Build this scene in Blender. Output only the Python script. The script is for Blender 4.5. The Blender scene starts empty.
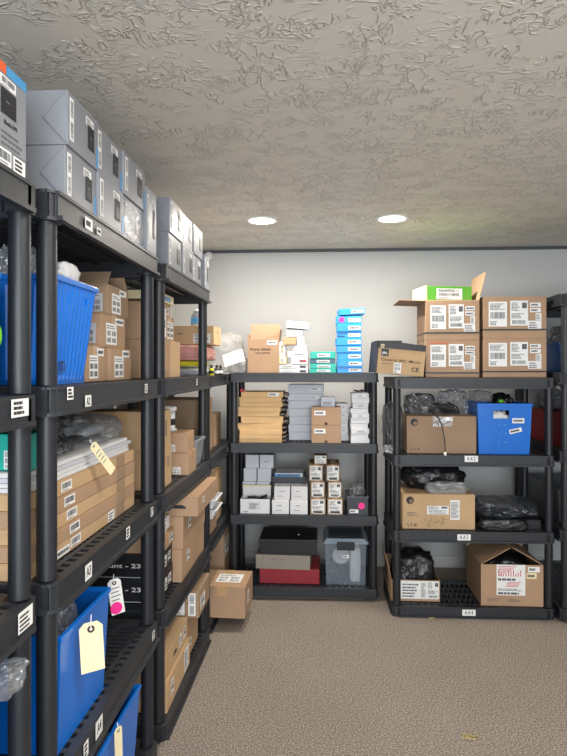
import bpy, math, random
from mathutils import Matrix, Vector, noise
R = math.radians
S = bpy.context.scene
col = S.collection
rnd = random.Random(7)

# ------------------------------------------------------------------ camera, world, light, exposure
F, HZ, YAW, H = 613.6, 367.35, R(3.65), 1.43      # focal length in pixels, horizon row, yaw to the left, lens height
cy, sy = math.cos(YAW), math.sin(YAW)
cd = bpy.data.cameras.new('camera'); cam = bpy.data.objects.new('camera', cd); col.objects.link(cam)
cd.sensor_fit = 'HORIZONTAL'; cd.sensor_width = 36; cd.lens = 36 * F / 567
cd.shift_y = -(378 - HZ) / 567; cd.clip_start = .02
cam.location = (0, 0, H); cam.rotation_euler = (R(90), 0, YAW)
S.camera = cam
S.view_settings.view_transform = 'Standard'; S.view_settings.look = 'None'
S.view_settings.gamma = 1; S.view_settings.exposure = 0.22
S.view_settings.use_curve_mapping = False
wd = bpy.data.worlds.new('world'); S.world = wd; wd.use_nodes = True
wd.node_tree.nodes['Background'].inputs[0].default_value = (.75, .87, 1, 1)
wd.node_tree.nodes['Background'].inputs[1].default_value = 1.2
def area(name, loc, rot, sx, sy_, power, colr, shape='RECTANGLE'):
    l = bpy.data.lights.new(name, 'AREA'); l.shape = shape; l.size = sx
    if shape == 'RECTANGLE': l.size_y = sy_
    l.energy = power; l.color = colr
    o = bpy.data.objects.new(name, l); col.objects.link(o); o.location = loc; o.rotation_euler = rot
    return o
LAMP_W, LAMP_COL = 14.0, (1.0, .93, .84)
area('window_daylight', (.45, -2.66, 1.3), (R(112), 0, 0), 2.3, 1.7, 122, (.88, .94, 1.0)).data.spread = R(150)

# ------------------------------------------------------------------ pixel <-> place
def ratio(px):
    t = (px - 283.5) / F
    return (t * cy - sy) / (cy + t * sy)           # X / Y on the ground plan
def xY(px, Y): return ratio(px) * Y                # X of an image column on the plane y = Y
def yX(px, X): return X / ratio(px)                # Y of an image column on the plane x = X
def dep(X, Y): return -sy * X + cy * Y
def zof(py, X, Y): return H + (HZ - py) * dep(X, Y) / F

# ------------------------------------------------------------------ materials
def lin(r, g, b):
    f = lambda c: (c / 255 / 12.92) if c / 255 <= .04045 else ((c / 255 + .055) / 1.055) ** 2.4
    return (f(r), f(g), f(b), 1)
def nodes(m):
    m.use_nodes = True
    return m.node_tree.nodes, m.node_tree.links, m.node_tree.nodes['Principled BSDF']
def mat(name, rgb, rough=.5, var=.0, scale=20, bump=0, bscale=200, spec=.5, metal=0, coat=0):
    m = bpy.data.materials.new(name); N, L, P = nodes(m); c = lin(*rgb)
    P.inputs['Base Color'].default_value = c; P.inputs['Roughness'].default_value = rough
    P.inputs['Specular IOR Level'].default_value = spec; P.inputs['Metallic'].default_value = metal
    P.inputs['Coat Weight'].default_value = coat
    tc = N.new('ShaderNodeTexCoord')
    if var:
        n = N.new('ShaderNodeTexNoise'); n.inputs['Scale'].default_value = scale; n.inputs['Detail'].default_value = 4
        L.new(tc.outputs['Object'], n.inputs['Vector'])
        r = N.new('ShaderNodeValToRGB')
        r.color_ramp.elements[0].position = .3; r.color_ramp.elements[1].position = .7
        r.color_ramp.elements[0].color = [v * (1 - var) for v in c[:3]] + [1]
        r.color_ramp.elements[1].color = [min(1, v * (1 + var)) for v in c[:3]] + [1]
        L.new(n.outputs[0], r.inputs[0]); L.new(r.outputs[0], P.inputs['Base Color'])
    if bump:
        n2 = N.new('ShaderNodeTexNoise'); n2.inputs['Scale'].default_value = bscale; n2.inputs['Detail'].default_value = 3
        L.new(tc.outputs['Object'], n2.inputs['Vector'])
        b = N.new('ShaderNodeBump'); b.inputs['Strength'].default_value = bump; b.inputs['Distance'].default_value = .002
        L.new(n2.outputs[0], b.inputs['Height']); L.new(b.outputs[0], P.inputs['Normal'])
    return m
M = {}
M['black'] = mat('black_plastic', (32, 35, 40), .42, .12, 60, .25, 350)
M['deck'] = mat('charcoal_plastic', (42, 45, 50), .45, .14, 40, .3, 300)
M['kraft'] = mat('kraft_cardboard', (178, 147, 119), .75, .06, 6, .15, 120, .2)
M['kraft_light'] = mat('light_kraft_cardboard', (198, 166, 128), .72, .06, 6, .15, 120, .2)
M['kraft_dark'] = mat('brown_cardboard', (160, 134, 110), .78, .07, 6, .15, 120, .2)
M['mailer'] = mat('yellow_tan_mailer_card', (224, 186, 136), .72, .05, 6, .15, 120, .2)
M['kraft_in'] = mat('cardboard_edge', (168, 128, 88), .85, .08, 40, .3, 300, .15)
M['grey_box'] = mat('grey_printed_card', (136, 139, 146), .45, .03, 8, .05, 90, .4)
M['white_box'] = mat('white_card', (226, 226, 228), .5, .02, 10, .05, 100, .35)
M['lilac_box'] = mat('pale_grey_card', (205, 208, 216), .55, .02, 10, .05, 100, .3)
M['cream'] = mat('cream_card', (238, 222, 178), .6, .03, 10, 0, 100, .3)
M['paper'] = mat('white_paper', (238, 238, 236), .6, .015, 30, 0, 100, .25)
M['manila'] = mat('manila_card', (232, 218, 178), .6, .03, 20, 0, 100, .25)
M['ink'] = mat('black_ink', (34, 34, 38), .6)
M['print'] = mat('dark_grey_print', (92, 93, 98), .6)
M['greyink'] = mat('grey_ink', (120, 122, 126), .6)
M['brownink'] = mat('dark_brown_ink', (70, 52, 38), .7)
M['redink'] = mat('pinkish_red_ink', (205, 70, 88), .6)
M['pink'] = mat('neon_pink_sticker', (250, 40, 150), .5)
M['orange'] = mat('orange_print', (225, 96, 50), .5)
M['bluestrip'] = mat('sky_blue_print', (72, 150, 205), .45)
M['blue_box'] = mat('bright_blue_card', (20, 150, 232), .42, .03, 15)
M['teal'] = mat('teal_card', (22, 178, 160), .45, .04, 15)
M['slate'] = mat('slate_blue_card', (66, 100, 122), .5, .04, 15)
M['green'] = mat('leaf_green_card', (92, 172, 52), .5, .04, 15)
M['blue_bin'] = mat('blue_corrugated_plastic', (8, 110, 210), .3, .05, 10, .1, 80)
M['blue_dark'] = mat('blue_plastic', (10, 98, 184), .35, .05, 10, .1, 80)
M['black_box'] = mat('black_card', (26, 27, 32), .5, .1, 20)
M['char_box'] = mat('charcoal_card', (44, 42, 44), .5, .08, 20)
M['taupe'] = mat('taupe_card', (150, 142, 130), .6, .03, 15)
M['red_box'] = mat('dark_red_card', (150, 34, 48), .5, .05, 15)
M['red_cloth'] = mat('red_plastic', (150, 30, 36), .5)
M['grey_bin'] = mat('grey_plastic', (140, 146, 152), .4, .04, 15)
M['dark_bin'] = mat('dark_grey_plastic', (70, 74, 82), .35, .05, 15)
M['yellow'] = mat('yellow_plastic', (226, 214, 30), .45, .06, 30)
M['lime'] = mat('lime_green_plastic', (110, 200, 40), .4)
M['pinkwrap'] = mat('pink_foam_wrap', (214, 150, 140), .5, .12, 40, .6, 90)
M['steel'] = mat('brushed_steel', (180, 182, 186), .3, metal=.9)
M['tape'] = mat('packing_tape', (196, 158, 116), .25, .05, 12)
M['straw'] = mat('straw', (206, 190, 130), .7)
M['alu'] = mat('pale_grey_plastic', (190, 194, 200), .4)
M['trim'] = mat('dark_trim', (70, 74, 76), .5)
M['wood'] = mat('dark_wood', (120, 92, 66), .6, .1, 20)

def plastic(name, tint, fac, rough=.12, amount=.55, scale=28, gloss=.0):
    """thin crinkled film: part see-through, part shiny, part milky"""
    m = bpy.data.materials.new(name); N, L, P = nodes(m)
    P.inputs['Base Color'].default_value = lin(*tint); P.inputs['Roughness'].default_value = rough
    P.inputs['Specular IOR Level'].default_value = .8
    tc = N.new('ShaderNodeTexCoord')
    v = N.new('ShaderNodeTexNoise'); v.inputs['Scale'].default_value = scale; v.inputs['Detail'].default_value = 5; v.inputs['Distortion'].default_value = 1.2
    L.new(tc.outputs['Object'], v.inputs['Vector'])
    b = N.new('ShaderNodeBump'); b.inputs['Strength'].default_value = 1.0; b.inputs['Distance'].default_value = .012
    L.new(v.outputs[0], b.inputs['Height']); L.new(b.outputs[0], P.inputs['Normal'])
    lw = N.new('ShaderNodeLayerWeight'); lw.inputs[0].default_value = .35; L.new(b.outputs[0], lw.inputs['Normal'])
    ma = N.new('ShaderNodeMath'); ma.operation = 'MULTIPLY_ADD'; ma.use_clamp = True
    ma.inputs[1].default_value = amount; ma.inputs[2].default_value = fac
    L.new(lw.outputs['Facing'], ma.inputs[0])
    tr = N.new('ShaderNodeBsdfTransparent'); tr.inputs[0].default_value = (.94, .95, .96, 1)
    base = tr
    if gloss:
        g = N.new('ShaderNodeBsdfGlossy'); g.inputs['Roughness'].default_value = rough; L.new(b.outputs[0], g.inputs['Normal'])
        m1 = N.new('ShaderNodeMixShader'); m1.inputs[0].default_value = gloss; L.new(tr.outputs[0], m1.inputs[1]); L.new(g.outputs[0], m1.inputs[2]); base = m1
    mx = N.new('ShaderNodeMixShader'); L.new(ma.outputs[0], mx.inputs[0]); L.new(base.outputs[0], mx.inputs[1]); L.new(P.outputs[0], mx.inputs[2])
    L.new(mx.outputs[0], N['Material Output'].inputs['Surface'])
    return m
M['film'] = plastic('clear_film', (205, 212, 222), .03, .1, .3, 34, .24)
M['film_milky'] = plastic('milky_film', (206, 212, 220), .2, .1, .45, 40, .25)
M['bubble'] = plastic('bubble_wrap', (226, 222, 216), .12, .2, .45, 60, .12)
M['blackbag'] = plastic('black_bag_film', (22, 24, 28), .82, .22, .3, 22)
M['smoke'] = plastic('smoky_film', (76, 82, 90), .25, .12, .5, 26, .15)
M['tote'] = plastic('clear_tote_plastic', (176, 196, 216), .14, .2, .25, 3, .06)
M['totelid'] = plastic('frosted_lid_plastic', (176, 192, 206), .62, .3, .3, 3)
m = bpy.data.materials.new('window_glass'); N, L, P = nodes(m); M['glass'] = m
P.inputs['Transmission Weight'].default_value = 1; P.inputs['Roughness'].default_value = 0; P.inputs['IOR'].default_value = 1.02
m = bpy.data.materials.new('lamp_diffuser'); N, L, P = nodes(m); M['lamp'] = m
P.inputs['Emission Color'].default_value = (1, .9, .74, 1); P.inputs['Emission Strength'].default_value = 12

def wall_mat():
    m = bpy.data.materials.new('painted_wall'); N, L, P = nodes(m)
    P.inputs['Roughness'].default_value = .8; P.inputs['Specular IOR Level'].default_value = .2
    tc = N.new('ShaderNodeTexCoord'); n = N.new('ShaderNodeTexNoise'); n.inputs['Scale'].default_value = 160
    L.new(tc.outputs['Object'], n.inputs['Vector'])
    b = N.new('ShaderNodeBump'); b.inputs['Strength'].default_value = .15; b.inputs['Distance'].default_value = .001
    L.new(n.outputs[0], b.inputs['Height']); L.new(b.outputs[0], P.inputs['Normal'])
    P.inputs['Base Color'].default_value = lin(193, 193, 191)
    return m
M['wall'] = wall_mat()
def ceiling_mat():
    m = bpy.data.materials.new('knockdown_ceiling'); N, L, P = nodes(m)
    P.inputs['Roughness'].default_value = .5; P.inputs['Specular IOR Level'].default_value = .35
    P.inputs['Base Color'].default_value = lin(228, 221, 210)
    tc = N.new('ShaderNodeTexCoord')
    def strokes(sx, sy_, rot, scale, thr, seed):
        mp = N.new('ShaderNodeMapping'); mp.inputs['Rotation'].default_value = (0, 0, rot); mp.inputs['Scale'].default_value = (sx, sy_, 1); mp.inputs['Location'].default_value = (seed, seed * 2, 0)
        L.new(tc.outputs['Object'], mp.inputs['Vector'])
        n = N.new('ShaderNodeTexNoise'); n.inputs['Scale'].default_value = scale; n.inputs['Detail'].default_value = 2.5; n.inputs['Distortion'].default_value = .9
        L.new(mp.outputs[0], n.inputs['Vector'])
        a = N.new('ShaderNodeMath'); a.operation = 'SUBTRACT'; a.inputs[1].default_value = .5; L.new(n.outputs[0], a.inputs[0])
        ab = N.new('ShaderNodeMath'); ab.operation = 'ABSOLUTE'; L.new(a.outputs[0], ab.inputs[0])
        mr = N.new('ShaderNodeMapRange'); mr.interpolation_type = 'SMOOTHSTEP'
        mr.inputs['From Min'].default_value = .0; mr.inputs['From Max'].default_value = .05; mr.inputs['To Min'].default_value = 1; mr.inputs['To Max'].default_value = 0
        L.new(ab.outputs[0], mr.inputs['Value'])
        k = N.new('ShaderNodeTexNoise'); k.inputs['Scale'].default_value = 7; k.inputs['Detail'].default_value = 2
        mp2 = N.new('ShaderNodeMapping'); mp2.inputs['Location'].default_value = (seed * 3, seed, 0); L.new(tc.outputs['Object'], mp2.inputs['Vector']); L.new(mp2.outputs[0], k.inputs['Vector'])
        kr = N.new('ShaderNodeMapRange'); kr.interpolation_type = 'SMOOTHSTEP'; kr.inputs['From Min'].default_value = thr; kr.inputs['From Max'].default_value = thr + .08
        L.new(k.outputs[0], kr.inputs['Value'])
        mu = N.new('ShaderNodeMath'); mu.operation = 'MULTIPLY'; L.new(mr.outputs[0], mu.inputs[0]); L.new(kr.outputs[0], mu.inputs[1])
        return mu
    s1 = strokes(1, 2.0, .3, 15, .47, 3.1); s2 = strokes(2.0, 1, -.5, 14, .48, 8.7)
    mx = N.new('ShaderNodeMath'); mx.operation = 'MAXIMUM'; L.new(s1.outputs[0], mx.inputs[0]); L.new(s2.outputs[0], mx.inputs[1])
    b = N.new('ShaderNodeBump'); b.inputs['Strength'].default_value = .9; b.inputs['Distance'].default_value = .005
    L.new(mx.outputs[0], b.inputs['Height']); L.new(b.outputs[0], P.inputs['Normal'])
    return m
M['ceiling'] = ceiling_mat()
def carpet_mat():
    m = bpy.data.materials.new('loop_carpet'); N, L, P = nodes(m)
    P.inputs['Roughness'].default_value = .95; P.inputs['Specular IOR Level'].default_value = .1
    tc = N.new('ShaderNodeTexCoord')
    n = N.new('ShaderNodeTexNoise'); n.inputs['Scale'].default_value = 150; n.inputs['Detail'].default_value = 3; n.inputs['Roughness'].default_value = .7
    L.new(tc.outputs['Object'], n.inputs['Vector'])
    r = N.new('ShaderNodeValToRGB'); e = r.color_ramp.elements
    e[0].position = .34; e[0].color = lin(92, 84, 78); e[1].position = .66; e[1].color = lin(196, 185, 173)
    x = r.color_ramp.elements.new(.5); x.color = lin(144, 133, 123)
    L.new(n.outputs[0], r.inputs[0])
    n2 = N.new('ShaderNodeTexNoise'); n2.inputs['Scale'].default_value = 2.2; n2.inputs['Detail'].default_value = 3
    L.new(tc.outputs['Object'], n2.inputs['Vector'])
    mr = N.new('ShaderNodeMapRange'); mr.inputs['To Min'].default_value = .88; mr.inputs['To Max'].default_value = 1.1; L.new(n2.outputs[0], mr.inputs['Value'])
    mm = N.new('ShaderNodeVectorMath'); mm.operation = 'SCALE'; L.new(r.outputs[0], mm.inputs[0]); L.new(mr.outputs[0], mm.inputs['Scale'])
    L.new(mm.outputs[0], P.inputs['Base Color'])
    b = N.new('ShaderNodeBump'); b.inputs['Strength'].default_value = .8; b.inputs['Distance'].default_value = .004
    v = N.new('ShaderNodeTexVoronoi'); v.inputs['Scale'].default_value = 150; L.new(tc.outputs['Object'], v.inputs['Vector'])
    L.new(v.outputs[0], b.inputs['Height']); L.new(b.outputs[0], P.inputs['Normal'])
    return m
M['carpet'] = carpet_mat()

# ------------------------------------------------------------------ mesh helpers
class B:
    def __init__(s, T=None): s.v = []; s.f = []; s.m = []; s.T = T or Matrix()
    def add(s, vs, fs, m=0):
        k = len(s.v); s.v += [s.T @ Vector(p) for p in vs]
        s.f += [tuple(i + k for i in f) for f in fs]; s.m += [m] * len(fs)
    def box(s, x0, x1, y0, y1, z0, z1, m=0):
        s.add([(x0, y0, z0), (x1, y0, z0), (x1, y1, z0), (x0, y1, z0), (x0, y0, z1), (x1, y0, z1), (x1, y1, z1), (x0, y1, z1)],
              [(0, 3, 2, 1), (4, 5, 6, 7), (0, 1, 5, 4), (1, 2, 6, 5), (2, 3, 7, 6), (3, 0, 4, 7)], m)
    def hexa(s, lo, hi, m=0):
        s.add(list(lo) + list(hi), [(0, 3, 2, 1), (4, 5, 6, 7), (0, 1, 5, 4), (1, 2, 6, 5), (2, 3, 7, 6), (3, 0, 4, 7)], m)
    def lathe(s, prof, n=24, c=(0, 0), m=0, rib=None):
        vs = []; fs = []; k = len(prof)
        for j in range(n):
            a = 2 * math.pi * j / n
            for i, (r, z) in enumerate(prof):
                q = r * (rib if (rib and j % 4 < 2 and i in (4, 5, 6, 7)) else 1)
                vs.append((c[0] + q * math.cos(a), c[1] + q * math.sin(a), z))
        for j in range(n):
            j2 = (j + 1) % n
            for i in range(k - 1): fs.append((j * k + i, j2 * k + i, j2 * k + i + 1, j * k + i + 1))
        fs.append(tuple(j * k for j in range(n))[::-1]); fs.append(tuple(j * k + k - 1 for j in range(n)))
        s.add(vs, fs, m)
    def tube(s, pts, r, n=8, m=0):
        pts = [Vector(p) for p in pts]; vs = []; fs = []
        for i, p in enumerate(pts):
            d = (pts[min(i + 1, len(pts) - 1)] - pts[max(i - 1, 0)]).normalized()
            a = d.orthogonal().normalized() if i == 0 else (a - d * a.dot(d)).normalized()
            b = d.cross(a)
            for j in range(n):
                t = 2 * math.pi * j / n; vs.append(p + r * (a * math.cos(t) + b * math.sin(t)))
        for i in range(len(pts) - 1):
            for j in range(n): fs.append((i * n + j, i * n + (j + 1) % n, (i + 1) * n + (j + 1) % n, (i + 1) * n + j))
        fs.append(tuple(range(n))[::-1]); fs.append(tuple((len(pts) - 1) * n + j for j in range(n)))
        s.add(vs, fs, m)
    def mesh(s, name, mats, smooth=False):
        me = bpy.data.meshes.new(name); me.from_pydata([tuple(p) for p in s.v], [], s.f)
        for x in (mats if isinstance(mats, (list, tuple)) else [mats]): me.materials.append(x)
        me.polygons.foreach_set('material_index', s.m)
        if smooth: me.polygons.foreach_set('use_smooth', [True] * len(me.polygons))
        me.update(); return me
    def build(s, name, mats, parent=None, smooth=False, bevel=0):
        o = bpy.data.objects.new(name, s.mesh(name, mats, smooth)); col.objects.link(o)
        if parent: o.parent = parent
        if bevel:
            b = o.modifiers.new('bevel', 'BEVEL'); b.width = bevel; b.segments = 2; b.limit_method = 'ANGLE'
        return o
LABELS = set()
def tag(o, label, cat, group=None, kind=None):
    o['label'] = label; o['category'] = cat
    if group: o['group'] = group
    if kind: o['kind'] = kind
    return o
def thing(name, label, cat, loc=(0, 0, 0), rz=0, group=None):
    o = bpy.data.objects.new(name, None); col.objects.link(o); o.empty_display_size = .05
    o.location = loc; o.rotation_euler = (0, 0, rz)
    return tag(o, label, cat, group)
def structure(o): o['kind'] = 'structure'; return o
def put(me_or_b, name, parent, loc=(0, 0, 0), rot=(0, 0, 0)):
    o = bpy.data.objects.new(name, me_or_b); col.objects.link(o); o.parent = parent; o.location = loc; o.rotation_euler = rot; return o
def text_mesh(s, size, m, width=None, bold=0):
    cu = bpy.data.curves.new('lettering', 'FONT'); cu.body = s; cu.size = size; cu.align_x = 'CENTER'; cu.align_y = 'CENTER'; cu.extrude = .0002
    cu.offset = bold; cu.resolution_u = 3
    o = bpy.data.objects.new('lettering', cu); me = bpy.data.meshes.new_from_object(o)
    bpy.data.objects.remove(o); bpy.data.curves.remove(cu)
    me.materials.clear(); me.materials.append(m)
    if width and len(me.vertices):
        xs = [v.co.x for v in me.vertices]; k = width / max(1e-6, max(xs) - min(xs))
        for v in me.vertices: v.co.x *= k
    return me
# frames of a box's faces: (origin, u, v, n)
def frame(face, x0, x1, y0, y1, z0, z1):
    if face == 'f': return Vector((x0, y0, z0)), Vector((1, 0, 0)), Vector((0, 0, 1)), Vector((0, -1, 0)), x1 - x0, z1 - z0
    if face == 'r': return Vector((x1, y0, z0)), Vector((0, 1, 0)), Vector((0, 0, 1)), Vector((1, 0, 0)), y1 - y0, z1 - z0
    if face == 'l': return Vector((x0, y1, z0)), Vector((0, -1, 0)), Vector((0, 0, 1)), Vector((-1, 0, 0)), y1 - y0, z1 - z0
    return Vector((x0, y0, z1)), Vector((1, 0, 0)), Vector((0, 1, 0)), Vector((0, 0, 1)), x1 - x0, y1 - y0
def mtx(o, u, v, n):
    return Matrix(((u.x, v.x, n.x, o.x), (u.y, v.y, n.y, o.y), (u.z, v.z, n.z, o.z), (0, 0, 0, 1)))
def sheet(b, w, h, kind, seed=0):
    """a printed label, lower left at 0,0 ; material slots 0 paper, 1 ink, 2 accent"""
    q = random.Random(seed); t = .0005; e = .0004
    def bar(x0, x1, y0, y1, m=1): b.box(x0 * w, x1 * w, y0 * h, y1 * h, t, t + e, m)
    b.box(0, w, 0, h, 0, t, 0)
    def lines(x0, x1, y0, y1, n, fill=.5, m=1):
        for i in range(n):
            y = y1 - (y1 - y0) * (i + 1) / n; hh = (y1 - y0) / n * fill
            x = x0; end = x0 + (x1 - x0) * q.uniform(.55, 1)
            while x < end - .02:
                x2 = min(end, x + q.uniform(.06, .22)); bar(x, x2, y, y + hh, m); x = x2 + .025
    def code(x0, x1, y0, y1, n=14, m=1):
        for i in range(n):
            a = x0 + (x1 - x0) * i / n; bar(a, a + (x1 - x0) / n * q.uniform(.3, .75), y0, y1, m)
    if kind == 'ship':
        lines(.07, .93, .68, .95, 5); code(.1, .9, .32, .58, 18); lines(.08, .6, .06, .24, 3)
    elif kind == 'ship2':
        lines(.07, .6, .6, .95, 6); bar(.66, .93, .7, .92, 1); lines(.07, .93, .3, .52, 4); code(.12, .88, .07, .22, 18)
    elif kind == 'name': lines(.1, .95, .3, .72, 1, 1)
    elif kind == 'bar': code(.08, .92, .3, .85, 16); lines(.1, .8, .08, .22, 1)
    elif kind == 'grid':
        lines(.06, .94, .75, .95, 2, .4)
        for (x, y) in ((.08, .42), (.55, .42), (.08, .1), (.55, .1)): code(x, x + .36, y, y + .22, 7)
    elif kind == 'vbar':
        for y in (.06, .55):
            for i in range(12): bar(.2, .8, y + i * .032, y + i * .032 + q.uniform(.01, .022))
    elif kind == 'lines': lines(.08, .92, .1, .92, max(3, int(6 * h / max(w, .001))), .5)
    elif kind == 'three':
        for y in (.72, .45, .18): lines(.12, .9, y - .03, y + .14, 1, 1)
    elif kind == 'pic':
        b.box(0, w, 0, h, t, t + e, 1); b.hexa([(w * .15, h * .12, t + e), (w * .85, h * .06, t + e), (w * .85, h * .6, t + e), (w * .15, h * .72, t + e)],
                                            [(w * .15, h * .12, t + 2 * e), (w * .85, h * .06, t + 2 * e), (w * .85, h * .6, t + 2 * e), (w * .15, h * .72, t + 2 * e)], 2)
        b.box(w * .3, w * .55, h * .5, h * .55, t + 2 * e, t + 3 * e, 0)
    elif kind == 'red':
        for i in range(7): bar(.06, .06 + .09 * (7 - i), .93 - i * .05, .95 - i * .05, 2)
        for i in range(10):
            x = .06 + i * .085; bar(x, x + .03, .62, .62 + q.uniform(.08, .24), 2)
        lines(.05, .95, .48, .56, 1, .9); 
        for i in range(4): bar(.3 + .03 * i, .75 + .03 * i, .28 + .045 * i, .3 + .045 * i, 2)
        lines(.05, .95, .15, .24, 2); lines(.05, .97, .03, .1, 1, 1)
def decals(root, dims, ds):
    """ds: (face, u, v, w, h, kind[, paper[, accent]]) - fractions of the face; text: (face, u, v, w, h, 'text', string, material)"""
    for k, d in enumerate(ds):
        o, u, v, n, fw, fh = frame(d[0], *dims)
        if d[5] == 'text':
            me = text_mesh(d[6], d[4] * fh, d[7], d[3] * fw, d[4] * fh * .018)
            ob = put(me, 'printed_text', root); ob.matrix_local = mtx(o + u * (d[1] + d[3] / 2) * fw + v * (d[2] + d[4] / 2) * fh + n * .0009, u, v, n)
            continue
        b = B(mtx(o + u * d[1] * fw + v * d[2] * fh + n * .0004, u, v, n))
        sheet(b, d[3] * fw, d[4] * fh, d[5], hash((round(dims[0], 3), k)) & 0xffff)
        pap = d[6] if len(d) > 6 and d[6] else M['paper']; acc = d[7] if len(d) > 7 else M['redink']
        nm = {'pic': 'product_picture', 'blank': 'color_panel'}.get(d[5], 'paper_label')
        b.build(nm, [pap, M['print'] if d[5] not in ('pic', 'three') else M['ink'], acc], root)
def carton(name, label, cat, x0, x1, y0, y1, z0, z1, m='kraft', ds=(), rz=0, group=None, seam='x', tape=True, plain=False, jit=.0012):
    """closed box: body with two lid flaps meeting at a seam, tape across"""
    X, Y = (x0 + x1) / 2, (y0 + y1) / 2
    t = thing(name, label, cat, (X, Y, z0), rz, group)
    w, d, h = (x1 - x0) / 2, (y1 - y0) / 2, z1 - z0
    q = random.Random(int((x0 * 7 + y0 * 13 + z0 * 29) * 1e4)); j = lambda: q.uniform(-jit, jit)
    b = B(); ht = h if plain else h - .003
    b.hexa([(-w + abs(j()), -d + abs(j()), 0), (w - abs(j()), -d + abs(j()), 0), (w - abs(j()), d, 0), (-w + abs(j()), d, 0)],
           [(-w, -d, ht), (w, -d, ht), (w, d, ht), (-w, d, ht)])
    if not plain:
        g = .0015
        if seam == 'x': b.box(-w, w, -d, -g, ht, h); b.box(-w, w, g, d, ht, h)
        else: b.box(-w, -g, -d, d, ht, h); b.box(g, w, -d, d, ht, h)
    b.build('box_body', M[m], t, bevel=min(.003, h * .06))
    if tape and not plain:
        tb = B(); k = min(.025, (d if seam == 'x' else w) * .35); dr = min(.05, h * .35); e = .0006
        if seam == 'x':
            tb.box(-w - e, w + e, -k, k, h, h + e); tb.box(-w - e, -w, -k, k, h - dr, h); tb.box(w, w + e, -k, k, h - dr, h)
        else:
            tb.box(-k, k, -d - e, d + e, h, h + e); tb.box(-k, k, -d - e, -d, h - dr, h); tb.box(-k, k, d, d + e, h - dr, h)
        tb.build('packing_tape', M['tape'], t)
    decals(t, (-w, w, -d, d, 0, h), ds)
    return t
def open_carton(name, label, cat, x0, x1, y0, y1, z0, z1, m='kraft', flaps=(), ds=(), rz=0, group=None, th=.004):
    """open-topped box; flaps: (side, angle from upright outwards, length)"""
    t = thing(name, label, cat, ((x0 + x1) / 2, (y0 + y1) / 2, z0), rz, group)
    w, d, h = (x1 - x0) / 2, (y1 - y0) / 2, z1 - z0
    b = B(); b.box(-w, w, -d, d, 0, th); b.box(-w, w, -d, -d + th, th, h); b.box(-w, w, d - th, d, th, h)
    b.box(-w, -w + th, -d + th, d - th, th, h); b.box(w - th, w, -d + th, d - th, th, h)
    b.build('box_body', M[m], t, bevel=.0015)
    for (s, a, ln) in flaps:
        f = B(); a = R(a)
        half = (w if s in 'fb' else d) - .002
        if s in 'fb': f.box(-half, half, -th / 2, th / 2, 0, ln)
        else: f.box(-th / 2, th / 2, -half, half, 0, ln)
        o = f.build('flap', M[m], t, bevel=.001)
        o.location = {'f': (0, -d + th / 2, h), 'b': (0, d - th / 2, h), 'l': (-w + th / 2, 0, h), 'r': (w - th / 2, 0, h)}[s]
        o.rotation_euler = {'f': (a, 0, 0), 'b': (-a, 0, 0), 'l': (0, -a, 0), 'r': (0, a, 0)}[s]
    decals(t, (-w, w, -d, d, 0, h), ds)
    return t
def blob(name, label, cat, x0, x1, y0, y1, z0, z1, m, seed=1, rough=.25, freq=2.2, parent=None, group=None, sub=4, flat=.0, sq=.55):
    """crumpled bag: a creased closed film lying on its base"""
    import bmesh
    bm = bmesh.new(); bmesh.ops.create_icosphere(bm, subdivisions=sub, radius=1)
    sx, sy_, sz = (x1 - x0) / 2, (y1 - y0) / 2, (z1 - z0)
    off = Vector((seed * 3.1, seed * 1.7, seed * 5.3))
    for v in bm.verts:
        p = v.co.normalized(); mxc = max(abs(p.x), abs(p.y), abs(p.z))
        p = p.lerp(p / mxc * .82, sq)
        n = 0; a = 1; f = freq
        for k in range(4):
            n += a * (.5 - abs(noise.noise(v.co * f + off * (k + 1)))); a *= .52; f *= 2.1
        p = p * (1 + rough * (n - .35))
        v.co = p
    lo = [min(v.co[i] for v in bm.verts) for i in range(3)]; hi = [max(v.co[i] for v in bm.verts) for i in range(3)]
    for v in bm.verts:
        c = v.co
        zz = (c.z - lo[2]) / (hi[2] - lo[2]); zz = max(0, (zz - .12) / .88)
        v.co = (((c.x - lo[0]) / (hi[0] - lo[0]) * 2 - 1) * sx, ((c.y - lo[1]) / (hi[1] - lo[1]) * 2 - 1) * sy_, zz * sz)
    me = bpy.data.meshes.new(name); bm.to_mesh(me); bm.free(); me.materials.append(M[m])
    me.polygons.foreach_set('use_smooth', [m not in ('film', 'smoke', 'film_milky')] * len(me.polygons))
    o = bpy.data.objects.new(name, me); col.objects.link(o)
    o.location = ((x0 + x1) / 2, (y0 + y1) / 2, z0)
    if parent: o.parent = parent; o.location = ((x0 + x1) / 2 - parent.location.x, (y0 + y1) / 2 - parent.location.y, z0 - parent.location.z)
    else: tag(o, label, cat, group)
    return o
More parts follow.
